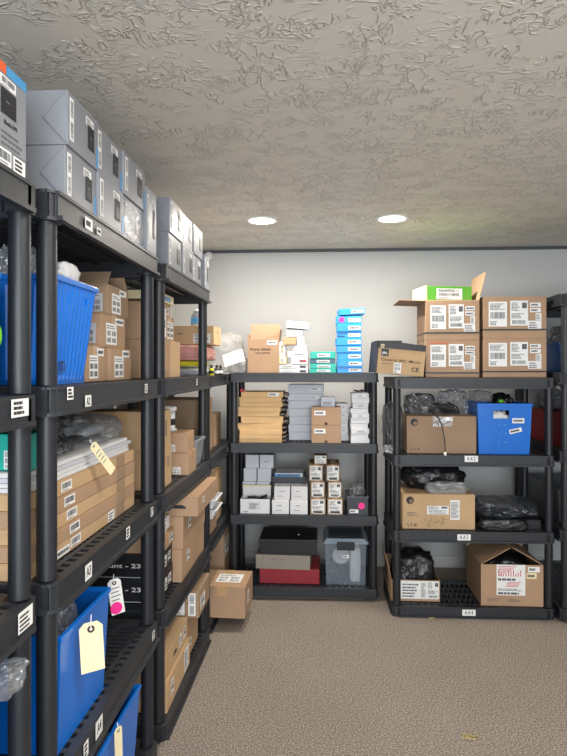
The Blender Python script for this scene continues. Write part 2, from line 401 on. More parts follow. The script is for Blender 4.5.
def bin_(name, label, cat, x0, x1, y0, y1, z0, z1, m='blue_bin', taper=.12, hole=(), ribs=0, rz=0, group=None, t=.004, lip=.012, notch=True):
    """tapered open tote; hole = list of (face, u0, u1, v0, v1) hand holes"""
    root = thing(name, label, cat, ((x0 + x1) / 2, (y0 + y1) / 2, z0), rz, group)
    w, d, h = (x1 - x0) / 2, (y1 - y0) / 2, z1 - z0
    b = B(); k = 1 - taper
    b.box(-w * k, w * k, -d * k, d * k, 0, t)
    for face in 'frbl':
        half = w if face in 'fb' else d; dist = d if face in 'fb' else w
        nu = 30 if ribs else 24; nv = 24
        hs = [q[1:] for q in hole if q[0] == face]
        def P(i, j, off):
            u = i / nu; v = j / nv; s = k + (1 - k) * v
            ripple = (ribs * .5 * (2 if i % 3 == 0 else 0) if ribs and .06 < v < .94 else 0)
            a = (2 * u - 1) * half * s; c = dist * s - off - ripple
            return {'f': (a, -c, v * h), 'b': (-a, c, v * h), 'r': (c, a, v * h), 'l': (-c, -a, v * h)}[face]
        vs = []; fs = []; idx = {}
        for L_, off in ((0, 0), (1, t)):
            for i in range(nu + 1):
                for j in range(nv + 1): idx[(L_, i, j)] = len(vs); vs.append(P(i, j, off))
        inh = lambda i, j: any(a <= (i + .5) / nu <= b2 and c <= (j + .5) / nv <= e for (a, b2, c, e) in hs)
        for i in range(nu):
            for j in range(nv):
                if inh(i, j): continue
                g = [(i, j), (i + 1, j), (i + 1, j + 1), (i, j + 1)]
                fs.append(tuple(idx[(0,) + p] for p in g)); fs.append(tuple(idx[(1,) + p] for p in g[::-1]))
                for (p, q2, ni, nj) in ((g[0], g[1], i, j - 1), (g[1], g[2], i + 1, j), (g[2], g[3], i, j + 1), (g[3], g[0], i - 1, j)):
                    if 0 <= ni < nu and 0 <= nj < nv and inh(ni, nj):
                        fs.append((idx[(0,) + p], idx[(1,) + p], idx[(1,) + q2], idx[(0,) + q2]))
        b.add(vs, fs)
    b.build('bin_body', M[m], root)
    r = B(); e = lip
    r.box(-w - .004, w + .004, -d - .004, -d + t + .003, h - e, h + .003); r.box(-w - .004, w + .004, d - t - .003, d + .004, h - e, h + .003)
    r.box(-w - .004, -w + t + .003, -d + t + .003, d - t - .003, h - e, h + .003); r.box(w - t - .003, w + .004, -d + t + .003, d - t - .003, h - e, h + .003)
    r.build('rim', M[m], root, bevel=.002)
    return root

# ------------------------------------------------------------------ the room
XL, XR, YF, YB, CEIL = -1.09, 1.88, -2.6, 4.46, 2.286
def slab(name, x0, x1, y0, y1, z0, z1, m):
    b = B(); b.box(x0, x1, y0, y1, z0, z1); return structure(b.build(name, M[m]))
slab('floor', XL, XR, YF, YB, -.05, 0, 'carpet')
slab('ceiling', XL, XR, YF, YB, CEIL, CEIL + .05, 'ceiling')
slab('wall_back', XL, XR, YB, YB + .1, 0, CEIL, 'wall')
slab('wall_left', XL - .1, XL, YF, YB, 0, CEIL, 'wall')
slab('wall_right', XR, XR + .1, YF, YB, 0, CEIL, 'wall')
b = B(); wx0, wx1, wz0, wz1 = -.65, 1.55, .5, 2.1
b.box(XL, wx0, YF - .1, YF, 0, CEIL); b.box(wx1, XR, YF - .1, YF, 0, CEIL); b.box(wx0, wx1, YF - .1, YF, 0, wz0); b.box(wx0, wx1, YF - .1, YF, wz1, CEIL)
structure(b.build('wall_front', M['wall']))
b = B(); fr = .05
b.box(wx0, wx0 + fr, YF - .08, YF - .02, wz0, wz1); b.box(wx1 - fr, wx1, YF - .08, YF - .02, wz0, wz1); b.box(wx0 + fr, wx1 - fr, YF - .08, YF - .02, wz0, wz0 + fr); b.box(wx0 + fr, wx1 - fr, YF - .08, YF - .02, wz1 - fr, wz1)
b.box((wx0 + wx1) / 2 - .02, (wx0 + wx1) / 2 + .02, YF - .08, YF - .02, wz0 + fr, wz1 - fr)
structure(b.build('window_1', M['paper']))
slab('trim_1', XL, XR, YB - .018, YB, CEIL - .02, CEIL, 'trim')
slab('baseboard_back', XL, XR, YB - .014, YB, 0, .085, 'wall')
slab('baseboard_right', XR - .014, XR, YF, YB - .014, 0, .085, 'wall')

# recessed ceiling lights
def downlight(x, y, label, power=LAMP_W):
    t = thing('recessed_light', label, 'light', (x, y, CEIL - .006), 0, 'recessed ceiling lights')
    b = B(); n = 40
    vs = []; fs = []
    for j in range(n):
        a = 2 * math.pi * j / n
        for (r, z) in ((.096, .006), (.096, .002), (.09, -.002), (.078, .0), (.074, .004)): vs.append((r * math.cos(a), r * math.sin(a), z))
    for j in range(n):
        for i in range(4): fs.append((j * 5 + i, ((j + 1) % n) * 5 + i, ((j + 1) % n) * 5 + i + 1, j * 5 + i + 1))
    b.add(vs, fs); b.build('trim_ring', M['paper'], t, True)
    b = B(); b.lathe([(.0745, .0035), (.0745, .005)], 40); b.build('diffuser', M['lamp'], t)
    l = area('lamp_glow', (x, y, CEIL - .012), (0, 0, 0), .14, 0, power, LAMP_COL, 'DISK')
    l.parent = t; l.location = (0, 0, -.006)
Yl = .855 * F / (HZ - 221)
for (px, py, lab) in ((262, 222, 'round recessed ceiling light above the middle shelving unit'), (392, 220.5, 'round recessed ceiling light above the gap beside the right shelving unit')):
    X = xY(px, 3.56); downlight(X, 3.56, lab)
for (x, y, lab) in ((.2, .95, 'recessed ceiling light over the aisle nearer the camera, on its left'), (.95, .95, 'recessed ceiling light over the aisle nearer the camera, on its right'),
                    (-.08, -1.2, 'recessed ceiling light behind the camera on the left'), (.75, -1.2, 'recessed ceiling light behind the camera on the right')):
    downlight(x, y, lab, 10)
# small sensor on the wall at ceiling height
t = thing('wall_sensor', 'small white dome sensor high on the back wall near the ceiling corner', 'sensor', (xY(208.5, 4.43), 4.46, 2.245))
b = B(Matrix.Rotation(R(90), 4, 'X')); b.lathe([(.03, .0), (.03, .02), (.022, .035)], 24); b.build('base', M['paper'], t, False)
b = B(Matrix.Translation((0, -.04, -.012))); b.lathe([(.006, -.03), (.02, -.024), (.026, -.008), (.024, .012)], 20); b.build('dome', M['paper'], t, True)

# ------------------------------------------------------------------ shelving
W, D = .914, .457
def deck_mesh(style, rh):
    b = B(); q = .012 if style == 'collar' else 0
    ins = .045 if style == 'collar' else .027
    for (y0, sgn) in ((q, 1), (D - q, -1)):
        a = lambda v: y0 + sgn * v
        def bx(x0, x1, v0, v1, z0, z1): b.box(x0, x1, min(a(v0), a(v1)), max(a(v0), a(v1)), z0, z1)
        bx(.03, W - .03, 0, .006, -rh, 0)                       # apron
        bx(.03, W - .03, -.011, 0, -rh, -rh + .010)             # lower flange
        bx(.03, W - .03, -.003, 0, -.008, 0)
        bx(.03, W - .03, .006, .022, -.01, 0); bx(.03, W - .03, .046, .06, -.01, 0)
        n = 20
        for i in range(n + 1):
            x = .05 + (W - .1) * i / n; bx(x - .009, x + .009, .022, .046, -.01, -.001)
    for (x0, sgn) in ((q, 1), (W - q, -1)):
        a = lambda v: x0 + sgn * v
        def by(v0, v1, y0, y1, z0, z1): b.box(min(a(v0), a(v1)), max(a(v0), a(v1)), y0, y1, z0, z1)
        by(0, .006, .03, D - .03, -rh, 0); by(-.007, 0, .03, D - .03, -rh, -rh + .014); by(.006, .05, .06, D - .06, -.01, 0)
    n = 27
    for i in range(n):
        x = .06 + (W - .12) * (i + .5) / n; b.box(x - .007, x + .007, .06, D - .06, -.016, -.002)
    for y in (.14, D / 2, D - .14): b.box(.05, W - .05, y - .008, y + .008, -.026, -.003)
    for cx in (ins, W - ins):
        for c2 in (ins, D - ins):
            if style == 'collar':
                r = .033
                b.lathe([(r * .9, -rh - .003), (r + .0015, -rh - .002), (r + .0015, -rh + .006), (r, -rh + .0065), (r, -rh + .007), (r, -rh / 2 - .003), (r, -rh / 2 + .003), (r, -.008), (r, -.0075), (r + .0015, -.007), (r + .0015, -.0015), (r * .9, -.0005)], 64, (cx, c2), 0, .86)
                b.box(min(cx, cx + (.03 if cx < W / 2 else -.03)), max(cx, cx + (.03 if cx < W / 2 else -.03)), c2 - .02, c2 + .02, -rh, 0)
            else:
                x0 = 0 if cx < W / 2 else W - .056; y0 = 0 if c2 < D / 2 else D - .056
                k = .012; pts = [(x0 + k, y0), (x0 + .056 - k, y0), (x0 + .056, y0 + k), (x0 + .056, y0 + .056 - k), (x0 + .056 - k, y0 + .056), (x0 + k, y0 + .056), (x0, y0 + .056 - k), (x0, y0 + k)]
                b.add([(p[0], p[1], -rh) for p in pts] + [(p[0], p[1], 0) for p in pts],
                      [tuple(range(8))[::-1], tuple(range(8, 16))] + [(i, (i + 1) % 8, 8 + (i + 1) % 8, 8 + i) for i in range(8)])
                b.lathe([(.0265, -.01), (.0265, -.001), (.025, -.0005)], 24, (cx, c2))
    return b.mesh('shelf_deck', M['deck'])
DECKS = {}
def unit(label, loc, rz, zs, style, rh=.062, labels=(), feet=False):
    if (style, rh) not in DECKS: DECKS[(style, rh)] = deck_mesh(style, rh)
    t = thing('shelving_unit', label, 'shelf', loc, rz, 'black plastic shelving units')
    ins = .045 if style == 'collar' else .027
    for i, z in enumerate(zs):
        dk = put(DECKS[(style, rh)], 'shelf_deck', t, (0, 0, z - .0008))
        if i + 1 < len(zs):
            z0 = zs[i + 1] + .002; z1 = z - rh + .004
            for x in (ins, W - ins):
                for y in (ins, D - ins):
                    b = B(); b.lathe([(.0226, z0), (.0226, z1)], 28, (x, y)); b.build('post', M['black'], t, True).modifiers.new('es', 'EDGE_SPLIT')
        face = (.012 if style == 'collar' else 0) - .0032
        for (lv, u, v, w, h, kind, extra) in labels:
            if lv != i: continue
            o = mtx(Vector((u * W, face, -rh + v * rh)), Vector((1, 0, 0)), Vector((0, 0, 1)), Vector((0, -1, 0)))
            b = B(o); sheet(b, w, h, kind if not extra else 'blank', int(u * 999) + i); sl = b.build('shelf_label', [M['paper'], M['ink'], M['pink']], dk)
            if extra:
                e = put(text_mesh(extra, h * .85, M['ink'], w * .62, .0004), 'printed_text', dk)
                e.matrix_local = mtx(Vector((u * W + w / 2, face - .0008, -rh + v * rh + h / 2)), Vector((1, 0, 0)), Vector((0, 0, 1)), Vector((0, -1, 0)))
    if feet:
        for x in (.06, W - .06):
            for y in (.06, D - .06):
                b = B(); b.lathe([(.024, .0), (.027, zs[-1] - rh + .002)], 20, (x, y)); b.build('foot', M['black'], t)
    return t
ZR = [1.371, .928, .494, .062]
ZM = [1.395, .962, .522, .077]
Z5 = [1.83, 1.3875, .945, .5025, .064]
Z0 = [1.816, 1.3735, .9456, .503, .064]
ZC = [1.385, .943, .502, .064]
ZX = [1.845, 1.4025, .96, .5175, .075]
unit('four-tier black shelving unit on the right of the back wall holding printer cartons', (.4008, 3.5526, 0), R(.78), ZR, 'boxy', .062,
     [(1, .445, .42, .075, .035, 'x', 'A A 2'), (2, .40, .2, .075, .035, 'x', 'A A 3'), (3, .43, .25, .075, .035, 'x', 'A A 4')])
unit('four-tier black shelving unit at the middle of the back wall under the blue stack', (-.575, 3.7563, 0), R(1.05), ZM, 'boxy', .056, feet=True)
unit('five-tier black shelving unit on the left wall with cartons and white bulb bag', (-.584, 1.3206, 0), R(90.4), Z5, 'collar', .066,
     [(0, .2, .25, .05, .03, 'name', None), (0, .29, .3, .03, .018, 'name', None), (1, .08, .5, .035, .03, 'three', None), (1, .2, .1, .04, .032, 'x', 'A2'), (1, .78, .35, .03, .03, 'three', None),
      (2, .2, .2, .045, .04, 'x', 'A3'), (2, .56, .4, .035, .035, 'three', None), (2, .86, .45, .03, .03, 'three', None),
      (3, .28, .2, .05, .045, 'x', 'A4'), (3, .19, .2, .03, .04, 'three', None), (3, .88, .45, .03, .03, 'three', None)])
unit('five-tier black shelving unit further along the left wall beside the open floor', (-.587, 2.2897, 0), R(89.4), Z5, 'collar', .066,
     [(1, .6, .4, .03, .03, 'three', None)])
unit('nearest black shelving unit, cut off by the left edge of the picture', (-.607, .361, 0), R(90), Z0, 'boxy', .064,
     [(1, .87, .35, .07, .036, 'three', None), (2, .9, .25, .06, .042, 'lines', None)])
unit('low black shelving unit in the far left corner under the bubble wrap', (-.60, 3.235, 0), R(90), ZC, 'boxy', .06,
     [(0, .62, .3, .04, .035, 'three', None), (1, .62, .3, .04, .035, 'three', None)])
unit('tall black shelving unit at the right edge of the picture behind the cartons', (1.322, 4.43, 0), R(-90), ZX, 'collar', .066)
ORD = ['bottom', 'second from bottom', 'third from bottom', 'fourth from bottom', 'fifth from bottom', 'sixth from bottom', 'seventh from bottom', 'eighth from bottom', 'ninth from bottom', 'tenth from bottom', 'eleventh from bottom']
def ordn(i, n): return 'topmost' if i == n - 1 else ORD[i]
def px_x(p0, p1, Y): return xY(p0, Y), xY(p1, Y)

# ================================================================== right unit
SHIP = [('f', .09, .28, .29, .6, 'ship'), ('f', .43, .3, .28, .6, 'ship2'), ('f', .74, .75, .17, .1, 'name'), ('f', .74, .62, .17, .1, 'name'), ('f', .83, .43, .09, .17, 'lines'), ('f', .71, .22, .21, .2, 'lines')]
def strap(t, w, d, zs):
    for z in zs:
        b = B(); e = .0012
        b.box(-w - e, w + e, -d - e, -d, z, z + .009); b.box(-w - e, w + e, d, d + e, z, z + .009); b.box(-w - e, -w, -d, d, z, z + .009); b.box(w, w + e, -d, d, z, z + .009)
        b.build('strap', M['black'], t)
Yt = 3.65; dp = .33
x0, x1 = px_x(425.6, 479.5, Yt); x2, x3 = px_x(483, 546.5, Yt)
G = 'labelled shipping cartons on the right unit'
t = carton('shipping_carton', 'taped kraft carton, lower left of four, with orange lettering at its top', 'box', x0, x1, Yt, Yt + dp, 1.371, 1.588, 'kraft', SHIP + [('f', .08, .9, .34, .08, 'text', 'CyberPower', M['orange'])], group=G); strap(t, (x1 - x0) / 2, dp / 2, [.022])
t = carton('shipping_carton', 'taped kraft carton, lower right of four, under another closed carton', 'box', x2, x3, Yt, Yt + dp, 1.371, 1.60, 'kraft', SHIP, group=G); strap(t, (x3 - x2) / 2, dp / 2, [.03])
t = carton('shipping_carton', 'closed kraft carton, upper right of four, strapped across its front', 'box', x2, x3, Yt, Yt + dp, 1.60, 1.842, 'kraft', SHIP, group=G); strap(t, (x3 - x2) / 2, dp / 2, [.045])
t = open_carton('shipping_carton', 'opened kraft carton, upper left of four, flaps sticking out, green box on it', 'box', x0, x1, Yt, Yt + dp, 1.588, 1.822, 'kraft', [('l', 88, .155), ('r', 14, .175), ('f', -89, .16), ('b', -89, .16)], SHIP, group=G); strap(t, (x1 - x0) / 2, dp / 2, [.04])
gx0, gx1 = px_x(420.5, 470, 3.70)
t = carton('flat_box', 'green and white flat box lying on the opened carton', 'box', gx0, gx1, 3.70, 3.92, 1.8285, 1.912, 'green', [('f', .24, .06, .55, .78, 'ship')], rz=R(11), tape=False)
b = B(); w = (gx1 - gx0) / 2; b.box(-w - .001, -w, -.11, .11, 0, .0835); b.box(-w - .001, -w + .012, -.111, -.11, 0, .0835); b.build('cream_end_panel', M['cream'], t)
# speaker carton bridging the two units
t = thing('speaker_carton', 'kraft and charcoal speaker carton tilted across the gap between two shelving units', 'box', (.436, 3.74, 1.3872), R(4))
t.rotation_euler = (0, R(5.3), R(3))
w, d, h = .143, .135, .183
b = B(); b.box(-w, w, -d, d, 0, h - .004); b.box(-w, -.002, -d, d, h - .004, h - .001); b.build('box_body', M['kraft_light'], t, bevel=.002)
b = B(); e = .001; b.box(-w - e, -w, -d - e, d, 0, h); b.box(-w - e, -w + .012, -d - e, -d, 0, h); b.box(-w, w, -d - e, -d, h - .036, h); b.build('dark_printed_band', M['char_box'], t)
b = B(); b.box(0, w, -d, d, 0, .004); o = b.build('lid_flap', M['char_box'], t, bevel=.001); o.location = (0, 0, h + .001); o.rotation_euler = (0, R(3), 0)
b = B(); b.hexa([(-w, -d, 0), (0, -d, 0), (0, d, 0), (-w, d, 0)], [(-w, -d, .004), (0, -d, .016), (0, d, .016), (-w, d, .004)]); o = b.build('lid_flap', M['char_box'], t); o.location = (0, 0, h)
dm = (-w, w, -d - .001, d, 0, h)
decals(t, dm, [('f', .1, .56, .15, .22, 'blank', M['black_box']), ('f', .115, .6, .12, .1, 'text', 'JBL', M['paper']), ('f', .11, .38, .8, .12, 'text', 'Control 94C Micro', M['brownink']),
               ('f', .38, .04, .15, .33, 'ship'), ('f', .74, .1, .15, .19, 'text', 'CE', M['ink']), ('f', .12, .3, .25, .05, 'lines', M['kraft_light']), ('f', .08, .82, .07, .1, 'name', M['cream'])])
# shelf 2
def printer_logo(t, dims, u, v, r):
    o, U, V, n, fw, fh = frame('f', *dims)
    b = B(mtx(o + U * u * fw + V * v * fh + n * .0006, U, V, n)); b.lathe([(r, 0), (r, .0006)], 28); b.build('round_logo', M['ink'], t)
    e = put(text_mesh('hp', r * 1.5, M['kraft'], None, .0006), 'printed_text', t)
    sh = Matrix(((1, .25, 0, 0), (0, 1, 0, 0), (0, 0, 1, 0), (0, 0, 0, 1)))
    e.matrix_local = mtx(o + U * u * fw + V * v * fh + n * .0014, U, V, n) @ sh
def handling_marks(t, dims, u, v, s):
    o, U, V, n, fw, fh = frame('f', *dims)
    for k in range(3):
        b = B(mtx(o + U * (u + k * .05) * fw + V * v * fh + n * .0005, U, V, n))
        if k == 0: b.add([(0, s, 0), (s * .5, s, 0), (s * .6, s * .5, 0), (s, 0, 0), (s * .6, 0, 0), (s * .3, s * .5, 0)], [(5, 4, 3, 2, 1, 0)])
        elif k == 1: b.box(0, s * .8, s * .85, s, 0, .0005); b.box(s * .3, s * .5, .2 * s, s * .85, 0, .0005); b.box(0, s * .8, 0, s * .15, 0, .0005)
        else: b.box(0, s * .25, 0, s, 0, .0005); b.box(s * .75, s, 0, s, 0, .0005); b.box(s * .25, s * .75, s * .75, s, 0, .0005); b.box(s * .25, s * .75, 0, s * .25, 0, .0005)
        b.build('handling_mark', M['brownink'], t)
z = ZR[1]; Y = 3.63
x0, x1 = px_x(407, 476.5, Y); zt = zof(416, .6, Y)
t = carton('printer_carton', 'plain brown printer carton on second shelf with a cord hanging over it', 'box', x0, x1, Y, Y + .3, z, zt, 'kraft_dark', [('f', .37, .72, .29, .26, 'blank', M['film'])], group='printer cartons on the right unit')
dm = (-(x1 - x0) / 2, (x1 - x0) / 2, -.15, .15, 0, zt - z); printer_logo(t, dm, .105, .83, .021); handling_marks(t, dm, .05, .08, .012)
blob('plastic_bag', 'smoky plastic bag of cables heaped on the plain brown printer carton', 'bag', xY(404, 3.8), xY(437, 3.8), 3.74, 3.92, zt + .001, zt + .13, 'smoke', 3, .4)
blob('plastic_bag', 'clear crinkled plastic bag beside the blue tote on the brown printer carton', 'bag', xY(438.5, 3.8), xY(469.5, 3.8), 3.74, 3.92, zt + .002, zt + .155, 'film', 5, .5)
b = B(); 
for k in range(6): b.tube([(xY(428 + k * 4, 3.68), 3.66 + .008 * k, zt + .02 + .06 * abs(math.sin(k))), (xY(436 + k * 4, 3.7), 3.67, zt + .05), (xY(444 + k * 3, 3.72), 3.67 + .008 * k, zt + .015)], .006)
tag(b.build('cable_bundle', M['black'], None, True), 'bundle of thick black cables lying on the plain brown printer carton', 'cables')
pts = []
for k in range(13):
    u = k / 12; pts.append((xY(434 + 9 * math.sin(u * 1.6), 3.6), 3.61 - .075 * min(1, u * 3), zt + .03 - u * .235 + .02 * math.sin(u * 3.1)))
t = thing('cord', 'thin black cord with a white tip hanging over the brown printer carton', 'cord', pts[-1])
b = B(Matrix.Translation(-Vector(pts[-1]))); b.tube(pts, .0032); b.build('cord_line', M['black'], t, True)
b = B(); b.lathe([(.004, -.014), (.0075, -.008), (.0075, .002), (.004, .008)], 16); b.build('white_tip', M['paper'], t, True)
blob('plastic_bag', 'black bag bulging past the left post of the second shelf', 'bag', xY(383, 3.75), xY(404, 3.72), 3.65, 3.93, z + .001, z + .30, 'smoke', 8, .3)
blob('plastic_bag', 'small clear bag corner poking out at the left end of second shelf', 'bag', xY(384, 3.62), xY(395, 3.62), 3.605, 3.638, z + .001, z + .05, 'film', 9, .4)
Y = 3.61; x0, x1 = px_x(477.5, 532, Y); zt = zof(404, .95, Y)
HOLE = ('f', .29, .6, .72, .86)
t = bin_('storage_tote', 'blue plastic tote with a hand hole and two stickers on second shelf', 'tote', x0, x1, Y, Y + .34, z, zt, 'blue_bin', .07, [HOLE])
hw = (x1 - x0) / 2; hh = zt - z
decals(t, (-hw, hw, -.1685, .17, 0, hh), [('f', .64, .62, .22, .1, 'name')])
o, U, V, n, fw, fh = frame('f', -hw, hw, -.1665, .17, 0, hh)
b = B(mtx(o + U * .6 * fw + V * .40 * fh + n * .0006, U, V, n) @ Matrix.Rotation(R(14), 4, 'Z')); sheet(b, .23 * fw, .085 * fh, 'name', 5); b.build('paper_label', [M['paper'], M['ink'], M['redink']], t)
for i in range(2):
    for k in range(3):
        b = B(mtx(o + U * (.4 + .12 * i) * fw + V * (.24 + .17 * k) * fh + n * .0, U, V, n)); b.lathe([(.005, -.004), (.005, .002), (.003, .003)], 14); b.build('rivet', M['bluestrip'], t)
blob('paper_wad', 'crumpled white paper showing through the hand hole of the blue tote', 'paper', x0 + .07, x1 - .1, Y + .025, Y + .15, z + .006, z + hh * .88, 'paper', 4, .35)
blob('plastic_bag', 'black bag rising out of the blue tote on second shelf', 'bag', x0 + .13, x1 - .03, Y + .17, Y + .31, z + .005, zt + .06, 'blackbag', 12, .35)
blob('plastic_bag', 'clear bag draped over the left rim of the blue tote', 'bag', x0 - .004, x0 + .12, Y + .06, Y + .3, zt + .005, zt + .075, 'film', 14, .3)
blob('lime_item', 'small lime green item on top of the blue tote', 'item', x0 + .15, x0 + .18, Y + .1, Y + .14, zt + .0, zt + .022, 'lime', 15, .2, sub=3)
# shelf 3
z = ZR[2]; Y = 3.60; x0, x1 = px_x(402.5, 475, Y); zt = zof(493.8, .6, Y)
t = carton('printer_carton', 'tan printer carton with two white labels on third shelf', 'box', x0, x1, Y, Y + .32, z, zt, 'kraft_light', [('f', .34, .42, .3, .24, 'ship2'), ('f', .66, .27, .13, .56, 'lines'), ('f', .05, .36, .2, .14, 'lines', M['kraft_light'])], group='printer cartons on the right unit')
dm = (-(x1 - x0) / 2, (x1 - x0) / 2, -.16, .16, 0, zt - z); printer_logo(t, dm, .105, .81, .022); handling_marks(t, dm, .06, .08, .014)
o, U, V, n, fw, fh = frame('f', *dm); q = random.Random(4)
b = B(mtx(o + n * .0005, U, V, n))
for k in range(22):
    a = q.uniform(.3, .58) * fw; c = q.uniform(.06, .32) * fh; l = q.uniform(.008, .03)
    if k % 2: b.box(a, a + l, c, c + .0015, 0, .0004)
    else: b.box(a, a + .0015, c, min(c + l, .35 * fh), 0, .0004)
b.build('pen_scribble', M['brownink'], t)
blob('plastic_bag', 'big black bag resting on the tan printer carton', 'bag', x0 + .0, x1 - .01, Y + .075, Y + .3, zt + .001, zt + .165, 'blackbag', 21, .3, sq=.1)
blob('plastic_bag', 'clear torn film hanging over the front of the tan printer carton', 'bag', xY(425, Y), xY(470, Y), Y - .02, Y + .07, zt + .003, zt + .07, 'film', 22, .5)
bx0, bx1 = px_x(477, 544, 3.66)
t = carton('flat_case', 'flat black case under film at the right of third shelf', 'case', bx0 + .02, bx1 - .03, 3.62, 3.92, z, z + .055, 'black_box', tape=False, plain=True)
blob('plastic_bag', 'black film bag lying over the flat case on third shelf', 'bag', bx0 + .01, bx1, 3.63, 3.95, z + .056, z + .15, 'smoke', 25, .4)
blob('plastic_bag', 'low black bag at the front edge of third shelf beside tan printer carton', 'bag', xY(477, 3.59), xY(530, 3.59), 3.572, 3.618, z + .001, z + .07, 'blackbag', 27, .3)
# shelf 4
z = ZR[3]; Y = 3.63; x0, x1 = px_x(391, 440, Y); zt = zof(580, .5, Y)
t = open_carton('open_carton', 'small open carton with a big white label on bottom shelf', 'box', x0, x1, Y, Y + .32, z, zt, 'kraft', [('l', 12, .12), ('b', -8, .06)], [('f', .2, .12, .4, .84, 'lines'), ('f', .6, .12, .14, .84, 'lines'), ('f', .74, .12, .24, .84, 'ship2')])
blob('plastic_bag', 'black bag piled up in the small open carton on bottom shelf', 'bag', x0 + .012, x1 - .006, Y + .012, Y + .26, z + .006, zt + .155, 'blackbag', 31, .3)
Y = 3.59; x0, x1 = px_x(481, 543.5, Y); zt = zof(564.5, 1, Y)
RED = [('f', .25, .26, .46, .74, 'red', None, M['redink']), ('f', .75, .83, .19, .13, 'name'), ('f', .73, .67, .16, .14, 'name', M['cream'])]
t = open_carton('open_carton', 'large dented open carton with a red and white label on bottom shelf', 'box', x0, x1, Y, Y + .36, z, zt, 'kraft', [('l', -60, .19), ('r', -60, .19), ('b', 10, .05)], RED)
dm = (-(x1 - x0) / 2, (x1 - x0) / 2, -.18, .18, 0, zt - z)
decals(t, dm, [('f', .08, .1, .26, .1, 'lines', M['kraft']), ('f', .42, .1, .25, .1, 'lines', M['kraft'])])
blob('plastic_bag', 'black shiny bag inside the large dented open carton', 'bag', x0 + .03, x1 - .03, Y + .02, Y + .33, z + .006, zt + .045, 'blackbag', 33, .35)

# unit at the right edge
t = bin_('storage_tote', 'blue tote on the tall unit at the right edge of the picture', 'tote', 1.375, 1.74, 3.66, 4.1, ZX[1], ZX[1] + .17, 'blue_dark', .06)
blob('plastic_bag', 'clear greenish bag piled in the tote at the right edge', 'bag', 1.40, 1.72, 3.7, 4.05, ZX[1] + .006, ZX[1] + .3, 'smoke', 41, .4)
carton('red_case', 'dark red case on the tall unit behind the right post', 'case', 1.39, 1.72, 3.66, 4.2, ZX[2], ZX[2] + .2, 'red_cloth', tape=False, plain=True)
blob('plastic_bag', 'clear plastic bag on the dark red case', 'bag', 1.385, 1.7, 3.8, 4.2, ZX[2] + .201, ZX[2] + .38, 'smoke', 43, .4)
bin_('storage_tote', 'dark grey tote low on the tall unit at the right edge', 'tote', 1.38, 1.74, 3.7, 4.25, ZX[3], ZX[3] + .19, 'dark_bin', .06)

# ================================================================== middle unit
z = ZM[0]; Y = 3.80
x0, x1 = px_x(247.5, 279, Y)
t = open_carton('open_carton', 'open tan carton with handwriting standing on top of the middle unit', 'box', x0, x1, Y, Y + .15, z, z + .214, 'kraft', [('b', 4, .10), ('r', 8, .06), ('l', 4, .03)], [('f', .62, .82, .32, .12, 'name')])
dm = (-(x1 - x0) / 2, (x1 - x0) / 2, -.075, .075, 0, .214)
decals(t, dm, [('f', .08, .64, .66, .1, 'text', 'Pure Stick', M['brownink']), ('f', .24, .56, .48, .055, 'text', 'not above', M['brownink'])])
def stack(name, cat, fmt, px0, px1, ys, Y, depth, z0, m, group, ds=(), jx=.6, seed=1, mats=None, tape=False, rz=1.0, h0=None):
    """flat boxes piled up; ys = image rows of the seams from the bottom up"""
    q = random.Random(seed); n = len(ys) - 1; zb = z0; out = []
    X = xY((px0 + px1) / 2, Y)
    k = (zof(ys[-1], X, Y) - z0) / (ys[0] - ys[-1])
    for i in range(n):
        h = (ys[i] - ys[i + 1]) * k
        a = q.uniform(-jx, jx); c = q.uniform(-jx, jx); dy = q.uniform(0, .008)
        xa, xb = px_x(px0 + a, px1 + c, Y)
        out.append(carton(name, fmt.replace('{}', ordn(i, n)), cat, xa, xb, Y + dy, Y + depth + dy, zb, zb + h - .0005, (mats[i] if mats else m), ds(i) if callable(ds) else ds, R(q.uniform(-rz, rz)), group, 'x', tape, True))
        zb += h
    return out
NAME = lambda i: [('f', .5, .3, .42, .42, 'name')]
# small white boxes
Y = 3.81
stack('small_box', 'box', 'white flat box in the low pile beside tan carton, {}', 278.5, 308, [373.4, 368.9, 364.4], Y, .16, z, 'white_box', 'white boxes on top of the middle unit', lambda i: [('f', .72, .25, .2, .4, 'blank', M['ink']), ('f', .08, .3, .5, .4, 'name')])
z2 = zof(364.4, -.4, Y); 
x0, x1 = px_x(291, 308, Y); za, zb, zc = z2, z2 + .041, z2 + .082
carton('small_box', 'white box with red print on the low white pile', 'box', x0, x1, Y + .002, Y + .14, za + .001, zb, 'white_box', [('f', .5, .35, .4, .35, 'name', M['redink'])], group='white boxes on top of the middle unit', plain=True, tape=False)
x0, x1 = px_x(287.5, 308, Y)
carton('small_box', 'white box with dark name print above the red-printed box', 'box', x0, x1, Y + .004, Y + .14, zb + .001, zc, 'white_box', [('f', .3, .3, .5, .4, 'name')], group='white boxes on top of the middle unit', plain=True, tape=False)
x0, x1 = px_x(279, 286.5, Y)
carton('small_box', 'little cream box on end beside the open tan carton, lower', 'box', x0, x1, Y, Y + .1, z2 + .001, z2 + .052, 'cream', [('f', .2, .2, .5, .6, 'lines')], plain=True, tape=False)
carton('small_box', 'little white upright box above the cream one beside tan carton', 'box', x0, x1 - .006, Y, Y + .09, z2 + .053, z2 + .14, 'white_box', [('f', .25, .2, .4, .6, 'vbar', M['cream'])], plain=True, tape=False)
x0, x1 = px_x(288, 303, Y)
carton('small_box', 'small white box at the base of the leaning white pile', 'box', x0 + .03, x1 + .02, Y + .005, Y + .13, zc + .001, zc + .038, 'white_box', plain=True, tape=False)
carton('small_box', 'small tan box wedged among white boxes on the middle unit', 'box', xY(282.5, 3.8), xY(296, 3.8), Y - .006, Y + .1, zc + .039, zc + .084, 'kraft_light', plain=True, tape=False)
